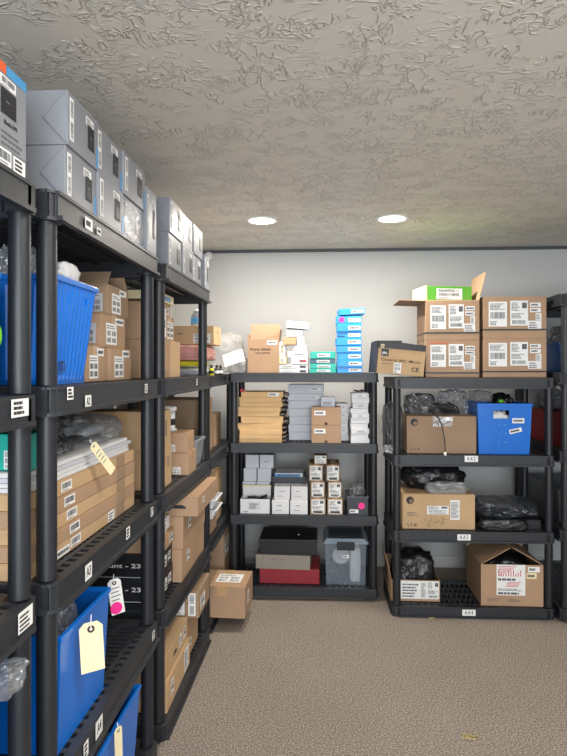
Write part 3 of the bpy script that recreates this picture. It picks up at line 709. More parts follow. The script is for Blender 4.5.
carton('small_box', 'white box beside the small tan box in the leaning pile', 'box', xY(296.6, Y), xY(304, Y), Y + .004, Y + .12, zc + .039, zc + .088, 'white_box', plain=True, tape=False)
x0, x1 = px_x(286.5, 302.5, Y)
carton('small_box', 'white box second from the top of the leaning white pile', 'box', x0, x1, Y + .006, Y + .13, zc + .089, zc + .132, 'lilac_box', [('f', .1, .3, .5, .3, 'name')], plain=True, tape=False)
t = carton('small_box', 'tilted white box at the very top of the leaning white pile', 'box', xY(286, Y), xY(308, Y), Y, Y + .13, zc + .14, zc + .183, 'white_box', [('f', .1, .3, .35, .25, 'name'), ('f', .55, .25, .35, .25, 'name')], plain=True, tape=False)
t.rotation_euler = (0, R(5), R(2))
# teal boxes
TL = ['bottom box of the four teal boxes, plain teal', 'second teal box up, just under the slate blue box', 'slate blue flat box between the teal boxes', 'teal box with a long name sticker topping the short stack']
ts = stack('flat_box', 'box', '{}', 310, 336, [373.4, 368.8, 364, 358.8, 351.6], 3.80, .16, z, 'teal', 'teal and slate boxes on the middle unit', lambda i: [('f', .28, .25, .5, .5, 'name')], mats=['teal', 'teal', 'slate', 'teal'])
for a, l in zip(ts, TL): a['label'] = l
# blue boxes
ys = [373.4, 367.3, 360.3, 353, 345.7, 338.2, 331.9, 323.9, 316, 309.6]
bs = stack('flat_box', 'box', 'bright blue flat box, {} of the tall blue stack', 336.7, 362, ys, 3.79, .17, z, 'blue_box', 'bright blue boxes on the middle unit', lambda i: [('f', .46, .25, .5, .5, 'name')] + ([('f', .03, .25, .3, .12, 'blank', M['ink'])] if i == 5 else []), jx=.8, seed=5)
bs[-1].rotation_euler = (0, R(-2.5), R(3)); bs[-1].location.z += .008; bs[-1].location.x += .012
t = bs[-2]; b = B(Matrix.Translation((-.045, -.0862, .026)) @ Matrix.Rotation(R(90), 4, 'X')); b.lathe([(.017, 0), (.017, .001)], 24); b.build('round_sticker', M['pink'], t)
# shelf 2
z = ZM[1]
tan_ys = [443.8, 439.8, 435.5, 430.6, 424.2, 417, 412.2, 407.2, 402.8, 397.3, 392]
G = 'tan mailer boxes on the middle unit'
ms = stack('mailer_box', 'box', 'flat tan mailer box, {} of the mailer pile', 239.3, 281.5, tan_ys, 3.79, .28, z, 'mailer', G, lambda i: [('f', .64, .15, .26, .72, 'name')] if i == 9 else [], jx=1.4, seed=11, rz=1.6)
for i, a in enumerate(ms):
    hw = (xY(281.5, 3.79) - xY(239.3, 3.79)) / 2; h = .027
    b = B(); b.box(hw + .002, hw + .030 - .004 * (i % 3), -.12, .12, .004, h - .005); b.build('black_inner_tray', M['black_box'], a)
    b = B(Matrix.Translation((hw + .002, -.13, .008)) @ Matrix.Rotation(R(-20), 4, 'Y')); b.box(0, .024, 0, .06, 0, .002); b.build('tuck_flap', M['mailer'], a)
ztop = zof(392, -.4, 3.79)
b = B(); b.lathe([(.012, 0), (.014, .006), (.012, .014), (.006, .018)], 18); o = b.build('pink_cap', M['redink'], None, True); o.location = (xY(241.5, 3.82), 3.84, ztop); tag(o, 'small pinkish red cap on the tan mailer pile', 'cap')
white_ys = [442.2, 433.6, 425.6, 417.2, 409.2, 401.4, 393.8, 384.4]
stack('flat_box', 'box', 'pale grey flat box, {} of the pile behind kraft boxes', 289, 323, white_ys, 3.93, .22, z, 'lilac_box', 'pale grey boxes on the middle unit', lambda i: [('f', .62, .35, .3, .3, 'name')] if i in (5, 6) else [], jx=.8, seed=12)
x0, x1 = px_x(311.3, 341, 3.79); h = (445 - 427) * 3.8 / F
def thumb(t, w, d, h):
    b = B(Matrix.Translation((0, -d - .0003, .010)) @ Matrix.Rotation(R(90), 4, 'X')); b.lathe([(.009, 0), (.009, .0006)], 20); b.build('thumb_notch', M['brownink'], t)
for i, (l, za) in enumerate((('lower of two kraft lidded boxes in front of pale boxes', z), ('upper of two kraft lidded boxes with a small pale carton on it', z + h))):
    t = carton('lidded_box', l, 'box', x0, x1, 3.79, 3.91, za, za + h - .001, 'kraft', [('f', .1, .55, .38, .26, 'name')], group='kraft lidded boxes', tape=False, plain=True); thumb(t, .08, .06, h)
carton('small_box', 'small pale box on the upper kraft lidded box', 'box', xY(321, 3.82), xY(335, 3.82), 3.82, 3.9, z + 2 * h, z + 2 * h + .062, 'lilac_box', [('f', .1, .1, .8, .5, 'lines', M['lilac_box'])], plain=True, tape=False)
stack('flat_box', 'box', 'thin white box, {} of the pile behind and beside kraft boxes', 336.5, 348.5, [442.5, 436, 428.5, 421, 412.5, 403.5], 3.92, .2, z, 'white_box', 'thin white boxes on the middle unit', lambda i: [('f', .45, .5, .4, .2, 'name')], seed=13)
stack('flat_box', 'box', 'white flat box, {} of the right-hand white stack', 351.5, 368.8, [444.2, 439.6, 434.8, 429.3, 424, 418.6, 413.8, 408.8, 403.4, 398.4, 393.2], 3.80, .2, z, 'white_box', 'white boxes on the right end of middle unit', lambda i: ([('f', .3, .3, .5, .4, 'lines')] if i in (9, 7, 5, 2) else []), jx=1.2, seed=14)
b = B(); b.tube([(0, 0, 0), (.03, .01, .012), (.06, -.01, .006), (.03, -.02, .004), (-.02, 0, .01), (0, .02, .004)], .004); o = b.build('cable', M['black'], None, True); o.location = (xY(357, 3.85), 3.86, zof(393, .2, 3.8) + .004); tag(o, 'short black cable curled on the right-hand white stack', 'cable')
# shelf 3
z = ZM[2]; hc = .0865; Y = 3.93
G = 'small pale cube boxes on the middle unit'
cols = [((245.5, 258.8), (259.6, 273.5)), ((243.5, 256.6), (257.4, 271.2)), ((242.5, 255.8), (256.4, 270)), ((242, 255.4), (256, 270))]
for rw in range(4):
    for cidx in range(2):
        p = cols[rw][cidx]; xa, xb = px_x(p[0], p[1], Y); zr = z + (3 - rw) * hc
        lab = 'pale cube box, %s column, %s row of the cube pile' % (('left', 'right')[cidx], ('top', 'second', 'third', 'bottom')[rw])
        carton('cube_box', lab, 'box', xa, xb, Y + rw * .0, Y + .2, zr, zr + hc - .001, 'lilac_box', [('f', .3, .42, .45, .12, 'name', M['lilac_box'])] if (rw, cidx) in ((0, 1),) else [], group=G, plain=True, tape=False)
x0, x1 = px_x(240.3, 269.5, 3.79); h = 14.6 * 3.79 / F
t = open_carton('open_box', 'open white box with dark cables inside in front of cube pile', 'box', x0, x1, 3.79, 3.905, z, z + h, 'white_box', [('b', 4, .062)], [('f', .28, .3, .4, .5, 'lines', M['lilac_box']), ('f', .06, .1, .3, .12, 'name')])
b = B(); b.box(x0 - t.location.x - .001, x1 - t.location.x + .001, .052, .0575, h + .056, h + .066); b.build('cream_lid_edge', M['cream'], t)
b = B(); q = random.Random(3)
for k in range(7):
    c = [(q.uniform(x0 + .015, x1 - .015), q.uniform(3.80, 3.88), z + h * .5 + q.uniform(0, .055)) for _ in range(5)]; b.tube(c, .005)
tag(b.build('cable_bundle', M['black'], None, True), 'tangled dark cables in the open white box', 'cables')
G = 'white square boxes at the centre of third shelf'
for (p0, p1, ya, yb, row, lab) in ((271.8, 289, 514.7, 500.7, 0, 'white square box, lower left of the central four'), (290, 307.6, 514.7, 500.4, 0, 'white square box, lower right of the central four'),
                                  (274, 290, 500.6, 487, 1, 'white square box, upper left of the central four'), (291, 307.6, 500.6, 488.4, 1, 'white square box, upper right of the central four')):
    xa, xb = px_x(p0, p1, 3.785); hh = .087; za = z + row * hh
    carton('square_box', lab, 'box', xa, xb, 3.785 + .004 * row, 4.08, za, za + hh - .0015, 'white_box', [('f', .25, .58, .5, .12, 'name'), ('f', .15, .25, .6, .08, 'name', M['white_box'])], group=G, plain=True, tape=False)
xa, xb = px_x(273, 305, 3.9)
t = bin_('tray', 'dark shallow tray lying on the central white square boxes', 'tray', xa, xb, 3.88, 4.1, z + .175, z + .212, 'dark_bin', .04, lip=.006)
carton('flat_box', 'pale blue flat box lying in the dark shallow tray', 'box', xa + .012, xb - .012, 3.892, 4.08, z + .18, z + .236, 'lilac_box', [('f', .0, .6, .9, .3, 'name', M['bluestrip'])], plain=True, tape=False)
G = 'brown boxes with white end labels'
LB = lambda: [('f', .08, .1, .84, .82, 'ship2'), ('f', .2, .06, .6, .16, 'name')]
bh = .103
for (p0, p1, row, lab) in ((310.3, 325.6, 0, 'labelled brown box, bottom left of the brown pile'), (327.3, 343, 0, 'labelled brown box, bottom right of the brown pile'),
                           (310.6, 324.8, 1, 'labelled brown box, middle left of the brown pile'), (327, 341, 1, 'labelled brown box, middle right, slightly turned'),
                           (309, 323, 2, 'labelled brown box, third row left of the brown pile'), (326.4, 339.8, 2, 'labelled brown box, third row right of the brown pile')):
    xa, xb = px_x(p0, p1, 3.785); za = z + row * bh
    carton('labelled_box', lab, 'box', xa, xb, 3.785, 4.02, za, za + bh - .001, 'kraft_dark', LB(), R(2.5 if p0 == 327 else 0), G, 'y')
xa, xb = px_x(314, 327, 3.8); carton('labelled_box', 'labelled brown box topping the brown pile under the shelf above', 'box', xa, xb, 3.80, 4.0, z + 3 * bh, z + 3 * bh + .055, 'kraft_dark', [('f', .08, .1, .84, .85, 'ship2')], group=G, plain=True, tape=False)
xa, xb = px_x(347, 368.3, 3.785)
t = bin_('small_bin', 'dark grey bin with a pink dot on the third shelf', 'bin', xa, xb, 3.785, 4.0, z, z + .113, 'dark_bin', .05, lip=.008)
hw = (xb - xa) / 2
decals(t, (-hw, hw, -.1065, .1, 0, .113), [('f', .12, .12, .42, .2, 'name')])
b = B(Matrix.Translation((hw * .36, -.1068, .058)) @ Matrix.Rotation(R(90), 4, 'X')); b.lathe([(.0205, 0), (.0205, .001)], 28); b.build('round_sticker', M['pink'], t)
blob('plastic_bag', 'clear plastic packaging standing up in the dark grey bin', 'bag', xa + .012, xb - .012, 3.80, 3.96, z + .006, z + .19, 'film', 51, .35)
# shelf 4
z = ZM[3]; Y = 3.83
xa, xb = px_x(259.5, 319.5, Y)
carton('flat_case', 'dark red case at the bottom of three cases on lowest shelf', 'case', xa, xb, Y, Y + .3, z, z + .092, 'red_box', tape=False, plain=True)
xa, xb = px_x(256.5, 311, Y)
t = carton('flat_case', 'taupe grey case lying turned between the red and black cases', 'case', xa, xb, Y - .012, Y + .25, z + .0925, z + .181, 'taupe', rz=R(-2.5), tape=False, plain=True)
for u in (.35, .5): b = B(Matrix.Translation(((u - .5) * (xb - xa), -.1312, .06)) @ Matrix.Rotation(R(90), 4, 'X')); b.lathe([(.004, 0), (.004, .001)], 12); b.build('snap_stud', M['brownink'], t)
xa, xb = px_x(260, 316.5, Y + .01)
t = carton('flat_case', 'black lidded case on top of the taupe case', 'case', xa, xb, Y + .0, Y + .29, z + .1815, z + .255, 'black_box', tape=False, plain=True)
hw = (xb - xa) / 2; b = B(); b.box(-hw - .004, hw + .004, -.149, .149, .0738, .096); b.build('lid', M['black_box'], t, bevel=.003)
b = B(Matrix.Translation((hw * .35, -.03, .0958))); b.lathe([(.006, 0), (.006, .003)], 14); b.build('white_stud', M['paper'], t)
xa, xb = px_x(325, 366.5, Y)
zt = z + .27
t = bin_('clear_tote', 'clear lidded tote with a black latch on lowest shelf', 'tote', xa, xb, Y, Y + .3, z, zt, 'tote', .06, lip=.006)
hw = (xb - xa) / 2
b = B(); b.box(-hw - .012, hw + .012, -.162, .162, .258, .262); b.box(-hw + .02, hw - .02, -.13, .13, .262, .285); b.hexa([(-hw - .012, -.162, .262), (hw + .012, -.162, .262), (hw + .012, .162, .262), (-hw - .012, .162, .262)], [(-hw + .01, -.14, .285), (hw - .01, -.14, .285), (hw - .01, .14, .285), (-hw + .01, .14, .285)])
b.build('lid', M['totelid'], t)
b = B(); b.box(-.055, .055, -.176, -.163, .222, .272); b.box(-.045, .045, -.18, -.176, .23, .24); b.build('latch', M['black_box'], t, bevel=.003)
decals(t, (-hw, hw, -.1475, .15, 0, .27), [('f', .42, .62, .16, .07, 'name')])
b = B(Matrix.Rotation(R(90), 4, 'X')); 
for r in (.05, .042, .034): b.tube([(r * math.cos(a * .2618), r * math.sin(a * .2618), .003 * (r * 100 - 4)) for a in range(25)], .005)
b.lathe([(.046, -.006), (.046, -.003)], 28)
o = b.build('cable_coil', M['white_box'], None, True); o.location = (xa + .1, Y + .035, z + .175); tag(o, 'white coil of cable seen through the clear tote', 'cable')
blob('paper_wad', 'folded white paper seen through the clear tote on right', 'paper', xa + .15, xb - .03, Y + .03, Y + .14, z + .006, z + .24, 'paper', 61, .15)
blob('plastic_bag', 'grey padded bag at the bottom of the clear tote', 'bag', xa + .03, xb - .13, Y + .07, Y + .24, z + .006, z + .13, 'smoke', 62, .25)

# ================================================================== corner unit (left wall, far end)
zc = ZC[0]
t = thing('bubble_wrap_bundle', 'bubble wrap bundle with a white paper label slumped in the far corner', 'bag', (-.63, 3.92, 1.397))
o = blob('wrap', '', '', -.80, -.50, 3.80, 4.14, 1.397, 1.66, 'bubble', 71, .35, parent=t)
o2 = blob('wrap_fold', '', '', -.60, -.475, 3.77, 3.98, 1.397, 1.50, 'bubble', 72, .35, parent=t)
b = B(Matrix.Translation((.085, -.175, .085)) @ Matrix.Rotation(R(-18), 4, 'Y') @ Matrix.Rotation(R(-28), 4, 'X')); b.box(-.065, .065, -.001, .001, -.035, .05); b.build('paper_label', M['paper'], t)
for i, (px, m2, l) in enumerate(((211.3, 'yellow', 'tiny yellow and black bottle at the front of the corner unit top'), (216.8, 'black_box', 'tiny black bottle with white label beside the yellow bottle'), (220.6, 'black_box', 'tiny black bottle furthest right on the corner unit top'))):
    Yb = 3.36 + i * .1; t = thing('small_bottle', l, 'bottle', (xY(px, Yb), Yb, zc), 0, 'tiny bottles on the corner unit')
    b = B(); b.lathe([(.013, 0), (.014, .003), (.014, .033), (.007, .042)], 18); b.build('bottle_body', M[m2], t, True)
    b = B(); b.lathe([(.0075, .042), (.0075, .056), (.006, .058)], 14); b.build('cap', M['black_box'], t, True)
    b = B(); b.lathe([(.0143, .01), (.0145, .011), (.0145, .026), (.0143, .027)], 18); b.build('paper_label', M['paper' if m2 != 'yellow' else 'ink'], t, True)
blob('silver_bag', 'silver grey bag at the bottom of the corner unit pile', 'bag', -.95, -.64, 3.3, 3.62, zc, zc + .05, 'alu', 81, .3)
blob('yellow_bag', 'thin yellow green bag under the pink foam roll', 'bag', -.93, -.65, 3.31, 3.6, zc + .051, zc + .083, 'yellow', 82, .2)
blob('foam_bundle', 'pink foam wrapped bundle under a kraft carton in the corner', 'bundle', -.93, -.62, 3.30, 3.62, zc + .084, zc + .17, 'pinkwrap', 83, .15, sq=.8)
carton('shipping_carton', 'kraft carton with printed name on the pink foam bundle', 'box', -.84, -.60, 3.36, 3.6, zc + .171, zc + .275, 'kraft_light', [('f', .52, .08, .4, .5, 'ship'), ('f', .12, .5, .25, .14, 'name', M['kraft_light'])])
t = thing('water_bottle', 'small clear bottle with blue wrap on the corner carton', 'bottle', (-.72, 3.46, zc + .276))
b = B(); b.lathe([(.026, 0), (.03, .006), (.03, .06), (.016, .078), (.013, .09)], 20); b.build('bottle_body', M['smoke'], t, True)
b = B(); b.lathe([(.0305, .018), (.0308, .02), (.0308, .048), (.0305, .05)], 20); b.build('label_band', M['bluestrip'], t, True)
b = B(); b.lathe([(.0145, .088), (.0145, .1)], 16); b.build('cap', M['paper'], t, True)
z = ZC[1]
carton('big_carton', 'large brown carton on the second shelf of the corner unit', 'box', -1.02, -.66, 3.32, 3.64, z, z + .31, 'kraft_dark', [('f', .58, .3, .3, .1, 'name')])
carton('tall_carton', 'narrow tan carton deep in the corner unit second shelf', 'box', -.98, -.66, 3.72, 3.95, z, z + .2, 'kraft', [])
z = ZC[2]
t0 = carton('small_carton', 'low brown carton under two white trays in the corner unit', 'box', -.90, -.62, 3.32, 3.56, z, z + .09, 'kraft_dark', [])
for i, l in enumerate(('lower of two curled white trays in the corner unit', 'upper of two curled white trays in the corner unit')):
    bin_('white_tray', l, 'tray', -.86, -.585, 3.33, 3.54, z + .091 + i * .056, z + .141 + i * .056, 'white_box', .16, group='curled white trays', lip=.004)
carton('small_carton', 'small bubble-padded carton behind the white trays', 'box', -.9, -.64, 3.66, 3.86, z, z + .3, 'kraft_light', [])
z = ZC[3]
carton('big_carton', 'brown carton standing behind the carton jutting into the aisle', 'box', -.92, -.605, 3.72, 3.97, z, z + .35, 'kraft_dark', [('r', .2, .55, .6, .3, 'ship')])
carton('jutting_carton', 'tan taped carton jutting into the aisle from the corner unit', 'box', -.67, -.415, 3.315, 3.585, z, z + .172, 'kraft', [('t', .3, .25, .55, .5, 'grid'), ('r', .3, .3, .2, .4, 'lines')], rz=R(-2.5), seam='y')

# ================================================================== second left unit
def ups(label, x0, x1, y0, y1, z0, z1, blue=True, end=True, sleeve=False):
    t = thing('power_supply_box', label, 'box', ((x0 + x1) / 2, (y0 + y1) / 2, z0), 0, 'grey power supply boxes on top')
    w, d, h = (x1 - x0) / 2, (y1 - y0) / 2 - .0008, z1 - z0 - .0008
    b = B(); b.box(-w, w, -d, d, 0, h); b.build('box_body', M['grey_box'], t, bevel=.002)
    if end:   # folded end flap: a triangle of card over the end
        k = .002; yb = -d
        b = B(); b.add([(w - .002, yb, .002), (w - .002, yb, h - .002), (w - .06, yb, h / 2), (w - .002, yb - k, .002), (w - .002, yb - k, h - .002), (w - .06, yb - k, h / 2)], [(3, 4, 5), (0, 2, 1), (0, 3, 5, 2), (2, 5, 4, 1), (1, 4, 3, 0)])
        b.build('end_flap', M['grey_box'], t)
        b = B(); b.tube([(w - .003, yb - .0015, h - .003), (w - .06, yb - .0015, h / 2), (w - .003, yb - .0015, .003)], .001, 6); b.build('flap_shadow_line', M['greyink'], t)  # grey line painted as the shadow in the gap along the flap
    ds = [('r', .05, .12, .12, .78, 'vbar'), ('r', .56, .7, .26, .17, 'lines'), ('r', .62, .26, .22, .46, 'pic', M['greyink'], M['black_box'])]
    if blue: ds.append(('r', .93, .03, .065, .42, 'blank', M['bluestrip']))
    decals(t, (-w, w, -d, d, 0, h), ds)
    if sleeve: b = B(); b.box(w + .0015, w + .0035, -d + .01, d - .01, .005, h - .01); b.build('plastic_sleeve', M['film'], t)
    return t
Yu = [1.425, 1.626, 1.838, 2.062]
nm = ['nearest', 'second', 'third']
for i in range(3):
    for k in range(2):
        lab = 'grey power supply box, %s %s column from the camera, first left unit' % (('lower', 'upper')[k], nm[i])
        ups(lab, -.93, -.612 + (.006 if (i + k) % 2 else 0), Yu[i] + .001, Yu[i + 1] - .001, 1.83 + .132 * k, 1.83 + .132 * (k + 1), k == 1 or i < 2, i == 0, sleeve=(i == 2 and k == 0))
ups('grey power supply box standing on end at the far end of the first left unit', -.9, -.60, 2.066, 2.185, 1.83, 2.05, False, False)
Yv = [2.407, 2.633, 2.86, 3.076]
for i in range(3):
    for k in range(2):
        lab = 'grey power supply box, %s %s column from the camera, second left unit' % (('lower', 'upper')[k], nm[i])
        ups(lab, -.93, -.612 + (.005 if (i + k) % 2 else 0), Yv[i] + .001, Yv[i + 1] - .001, 1.83 + .14 * k, 1.83 + .14 * (k + 1), False, i == 0)
ups('grey power supply box standing at the far end of the second left unit', -.9, -.597, 3.08, 3.195, 1.83, 2.0, False, False)
# shelf 2
z = Z5[1]
carton('tall_carton', 'plain tan carton at the near end of second left unit, lower', 'box', -.98, -.64, 2.372, 2.548, z, z + .155, 'kraft', [('r', .1, .1, .8, .1, 'name', M['kraft'])], seam='y')
carton('tall_carton', 'carton with white side label stacked at the near end', 'box', -.97, -.65, 2.375, 2.54, z + .1555, z + .305, 'kraft', [('r', .1, .08, .75, .8, 'ship')], seam='y')
carton('tall_carton', 'second plain tan carton from the near end on second shelf', 'box', -.98, -.64, 2.552, 2.725, z, z + .155, 'kraft_light', [], seam='y')
carton('small_carton', 'tan carton with white labels on the second plain carton', 'box', -.95, -.665, 2.56, 2.71, z + .1555, z + .262, 'kraft', [('r', .1, .1, .35, .7, 'grid'), ('r', .55, .1, .35, .7, 'grid'), ('f', .6, .1, .3, .7, 'grid')])
carton('small_carton', 'little tan carton at the top of the labelled pile', 'box', -.93, -.68, 2.57, 2.7, z + .2625, z + .315, 'kraft', [('r', .3, .2, .5, .6, 'ship')])
t = carton('flat_box', 'flat white and tan box near the underside of the top shelf', 'box', -.95, -.66, 2.4, 2.69, z + .316, z + .352, 'cream', [('r', .1, .2, .7, .5, 'name', M['bluestrip'])], plain=True, tape=False)
# shelf 3
z = Z5[2]
carton('tall_carton', 'bulging tan carton, lower of two at the near end, third shelf', 'box', -.95, -.635, 2.372, 2.55, z, z + .15, 'kraft_light', [('r', .55, .5, .35, .35, 'lines', M['kraft_light'])], seam='y')
carton('tall_carton', 'tan carton, upper of two at the near end, third shelf', 'box', -.95, -.637, 2.374, 2.545, z + .1505, z + .31, 'kraft_light', [('r', .4, .3, .3, .5, 'lines', M['kraft_light'])], seam='y')
carton('small_carton', 'small tan carton with a white tab, lower of two beside grey bin', 'box', -.86, -.60, 2.72, 2.89, z, z + .1, 'kraft', [('f', .72, .05, .14, .32, 'grid')])
carton('small_carton', 'small tan carton with a white tab, upper, carrying a white canister', 'box', -.84, -.607, 2.725, 2.87, z + .1005, z + .19, 'kraft', [('f', .62, .05, .14, .36, 'grid')])
t = thing('canister', 'white lidded canister standing on the small tan cartons', 'canister', (-.715, 2.79, z + .1905))
b = B(); b.lathe([(.04, 0), (.044, .004), (.044, .012), (.036, .016), (.036, .095)], 28); b.build('canister_body', M['alu'], t, True)
b = B(); b.lathe([(.041, .095), (.042, .098), (.042, .11), (.038, .114)], 28); b.build('lid', M['paper'], t, True)
b = B(); b.lathe([(.0363, .03), (.0366, .031), (.0366, .058), (.0363, .059)], 28); b.build('dark_band', M['ink'], t, True)
bin_('small_bin', 'small grey open bin at the far end of third shelf', 'bin', -.83, -.605, 2.935, 3.115, z, z + .13, 'grey_bin', .16, lip=.01)
blob('plastic_bag', 'black bundle lying in the small grey open bin', 'bag', -.79, -.64, 2.96, 3.09, z + .006, z + .145, 'blackbag', 91, .3)
# shelf 4
z = Z5[3]
MOUNT = lambda: [('f', .22, .4, .6, .26, 'text', 'Mount - 23"', M['paper']), ('f', .0, .02, 1, .035, 'blank', M['alu']), ('r', .25, .2, .3, .5, 'grid'), ('r', .65, .3, .2, .4, 'ship')]
carton('mount_box', 'black monitor mount box with white lettering, lower of two', 'box', -.965, -.64, 2.372, 2.59, z, z + .096, 'black_box', MOUNT(), group='black monitor mount boxes', plain=True, tape=False)
carton('mount_box', 'black monitor mount box with white lettering, upper of two', 'box', -.965, -.642, 2.374, 2.588, z + .0965, z + .186, 'black_box', MOUNT(), group='black monitor mount boxes', plain=True, tape=False)
carton('small_carton', 'low tan carton with a white tag on the black mount boxes', 'box', -.93, -.635, 2.40, 2.585, z + .1865, z + .245, 'kraft', [('r', .6, .2, .3, .6, 'ship')])
t = carton('flat_box', 'white and blue box on the low tan carton', 'box', -.9, -.65, 2.41, 2.58, z + .2455, z + .30, 'white_box', [('f', .35, .02, .63, .96, 'blank', M['blue_box']), ('r', .1, .2, .8, .5, 'lines')], plain=True, tape=False)
def handle_hole(t, face, dims, u, v):
    o, U, V, n, fw, fh = frame(face, *dims)
    b = B(mtx(o + U * u * fw + V * v * fh + n * .0004, U, V, n)); s = .03
    pts = [(s * math.cos(a * math.pi / 8), .016 * math.sin(a * math.pi / 8), 0) for a in range(9)]
    b.add(pts + [(p[0], p[1], .0006) for p in pts], [tuple(range(9))[::-1], tuple(range(9, 18))]); b.build('hand_hole', M['ink'], t)
for (l, xa, xb, ya, yb, za, zb) in (('long kraft carton, lowest of three long ones on fourth shelf', -.85, -.605, 2.61, 3.10, z, z + .142), ('long kraft carton, middle of three long ones on fourth shelf', -.85, -.60, 2.615, 3.10, z + .1425, z + .286),
                                    ('long kraft carton jutting out on top of the other two', -.82, -.535, 2.605, 3.10, z + .2865, z + .370)):
    t = carton('long_carton', l, 'box', xa, xb, ya, yb, za, zb, 'kraft', [('r', .2, .45, .1, .3, 'ship')], group='long kraft cartons', seam='y')
    w, d, h = (xb - xa) / 2, (yb - ya) / 2, zb - za
    handle_hole(t, 'f', (-w, w, -d, d, 0, h), .72, .4); handle_hole(t, 'f', (-w, w, -d, d, 0, h), .25, .4)
# shelf 5
z = Z5[4]
carton('long_carton', 'long flat tan carton on the bottom shelf, lower of two', 'box', -.93, -.612, 2.385, 2.80, z, z + .122, 'kraft_light', [('r', .15, .3, .1, .5, 'ship'), ('r', .72, .1, .2, .8, 'lines')], seam='y', group='tan cartons on the bottom shelf')
t = carton('long_carton', 'tan carton with a hand hole on the bottom shelf, upper of two', 'box', -.93, -.62, 2.382, 2.78, z + .1225, z + .222, 'kraft_light', [('r', .6, .3, .12, .5, 'lines'), ('r', .8, .3, .1, .5, 'ship')], seam='y', group='tan cartons on the bottom shelf')
handle_hole(t, 'r', (-.155, .155, -.199, .199, 0, .0995), .42, .4)
carton('small_carton', 'tan carton at the far end of the bottom left shelf', 'box', -.9, -.63, 2.84, 3.07, z, z + .2, 'kraft', [('r', .1, .2, .2, .2, 'ship')], seam='y')
carton('small_carton', 'carton with white side labels on top of the bottom shelf pile', 'box', -.86, -.572, 2.82, 3.08, z + .201, z + .325, 'kraft_dark', [('f', .56, .08, .2, .84, 'lines'), ('f', .82, .08, .12, .84, 'vbar'), ('r', .1, .2, .4, .5, 'ship')], seam='y')

# ================================================================== first left unit
def hang_tag(name, label, X, py0, py1, px, w, tilt, m='manila', pink=False, txt=False, lean=0, group=None):
    Yt = yX(px, X); zt, zb = zof(py0, X, Yt), zof(py1, X, Yt); h = zt - zb
    t = thing(name, label, 'tag', (X, Yt, zt), 0, group); t.rotation_euler = (R(tilt), 0, R(lean))
    b = B(); hw = w / 2; c = w * .22; pr = [(-hw, -h), (hw, -h), (hw, -c), (hw - c, 0), (-hw + c, 0), (-hw, -c)]
    b.add([(0, p[0], p[1]) for p in pr] + [(.0012, p[0], p[1]) for p in pr], [tuple(range(6))[::-1], tuple(range(6, 12))] + [(i, (i + 1) % 6, 6 + (i + 1) % 6, 6 + i) for i in range(6)])
    b.build('tag_card', M[m], t)
    b = B(Matrix.Translation((.0013, 0, -w * .3)) @ Matrix.Rotation(R(90), 4, 'Y')); b.lathe([(w * .16, 0), (w * .16, .0006)], 18); b.build('eyelet_ring', M['brownink'], t)
    b = B(Matrix.Translation((.002, 0, -w * .3)) @ Matrix.Rotation(R(90), 4, 'Y')); b.lathe([(w * .06, 0), (w * .06, .0004)], 12); b.build('eyelet_hole', M['paper'], t)
    b = B(); b.tube([(.002, 0, -w * .3), (.001, 0, -.002), (-.006, .004, w * .28)], .0011, 6); b.build('string', M['paper'], t)
    if pink: b = B(Matrix.Translation((.0014, -hw * .2, -h * .82)) @ Matrix.Rotation(R(90), 4, 'Y')); b.lathe([(w * .45, 0), (w * .45, .0006)], 20); b.build('round_sticker', M['pink'], t)
    if m == 'paper' or 'writing' in label:
        for k, y in enumerate((.25, .36, .47, .58)): b = B(); b.box(.0013, .0018, -hw * .7, hw * (.7 - .2 * (k % 2)), -h * y - .003, -h * y); b.build('written_line', M['greyink'], t)
    if txt:
        e = put(text_mesh(txt, w * .28, M['ink'], h * .5), 'written_text', t); e.matrix_local = Matrix.Translation((.0016, 0, -h * .55)) @ Matrix(((0, 0, 1, 0), (0, 1, 0, 0), (-1, 0, 0, 0), (0, 0, 0, 1)))
    return t
z = Z5[1]
def tote_sign(t, dims, u0, u1, v0, v1, s):
    o, U, V, n, fw, fh = frame('r', *dims); b = B(mtx(o + n * .0006, U, V, n)); e = .0025
    a, c, p, q2 = u0 * fw, u1 * fw, v0 * fh, v1 * fh
    b.box(a, c, p, p + e, 0, .0006); b.box(a, c, q2 - e, q2, 0, .0006); b.box(a, a + e, p + e, q2 - e, 0, .0006); b.box(c - e, c, p + e, q2 - e, 0, .0006)
    b.build('printed_frame', M['ink'], t)
    e2 = put(text_mesh(s, (q2 - p) * .95, M['ink'], None, .0006), 'printed_text', t); e2.matrix_local = mtx(o + U * (a + c) / 2 + V * (p + q2) / 2 + n * .0012, U, V, n)
t = bin_('storage_tote', 'tall ribbed blue tote holding clear plastic, first left unit second shelf', 'tote', -1.0, -.632, 1.415, 1.685, z, z + .262, 'blue_bin', .16, [('r', .34, .40, .8, .86), ('r', .72, .78, .8, .86)], ribs=.007)
tote_sign(t, (-.17, .163, -.13, .13, 0, .262), .24, .37, .12, .22, 'E')
t = thing('plastic_bag', 'clear crinkled bag with a white rounded part in tall ribbed tote', 'bag', (-.78, 1.56, z + .10))
blob('film', '', '', -.88, -.705, 1.48, 1.635, z + .06, z + .368, 'film_milky', 101, .5, 2.6, parent=t)
blob('white_rounded_part', '', '', -.715, -.66, 1.55, 1.66, z + .267, z + .325, 'white_box', 103, .25, 2.0, parent=t)
BG = lambda: [('r', .18, .08, .42, .66, 'grid'), ('r', .55, .72, .34, .22, 'name'), ('f', .5, .1, .42, .6, 'grid', M['alu'])]
G = 'brown labelled cartons beside the ribbed tote'
carton('labelled_carton', 'brown labelled carton, bottom row nearest the ribbed tote', 'box', -.92, -.685, 1.735, 1.90, z, z + .107, 'kraft', BG(), group=G)
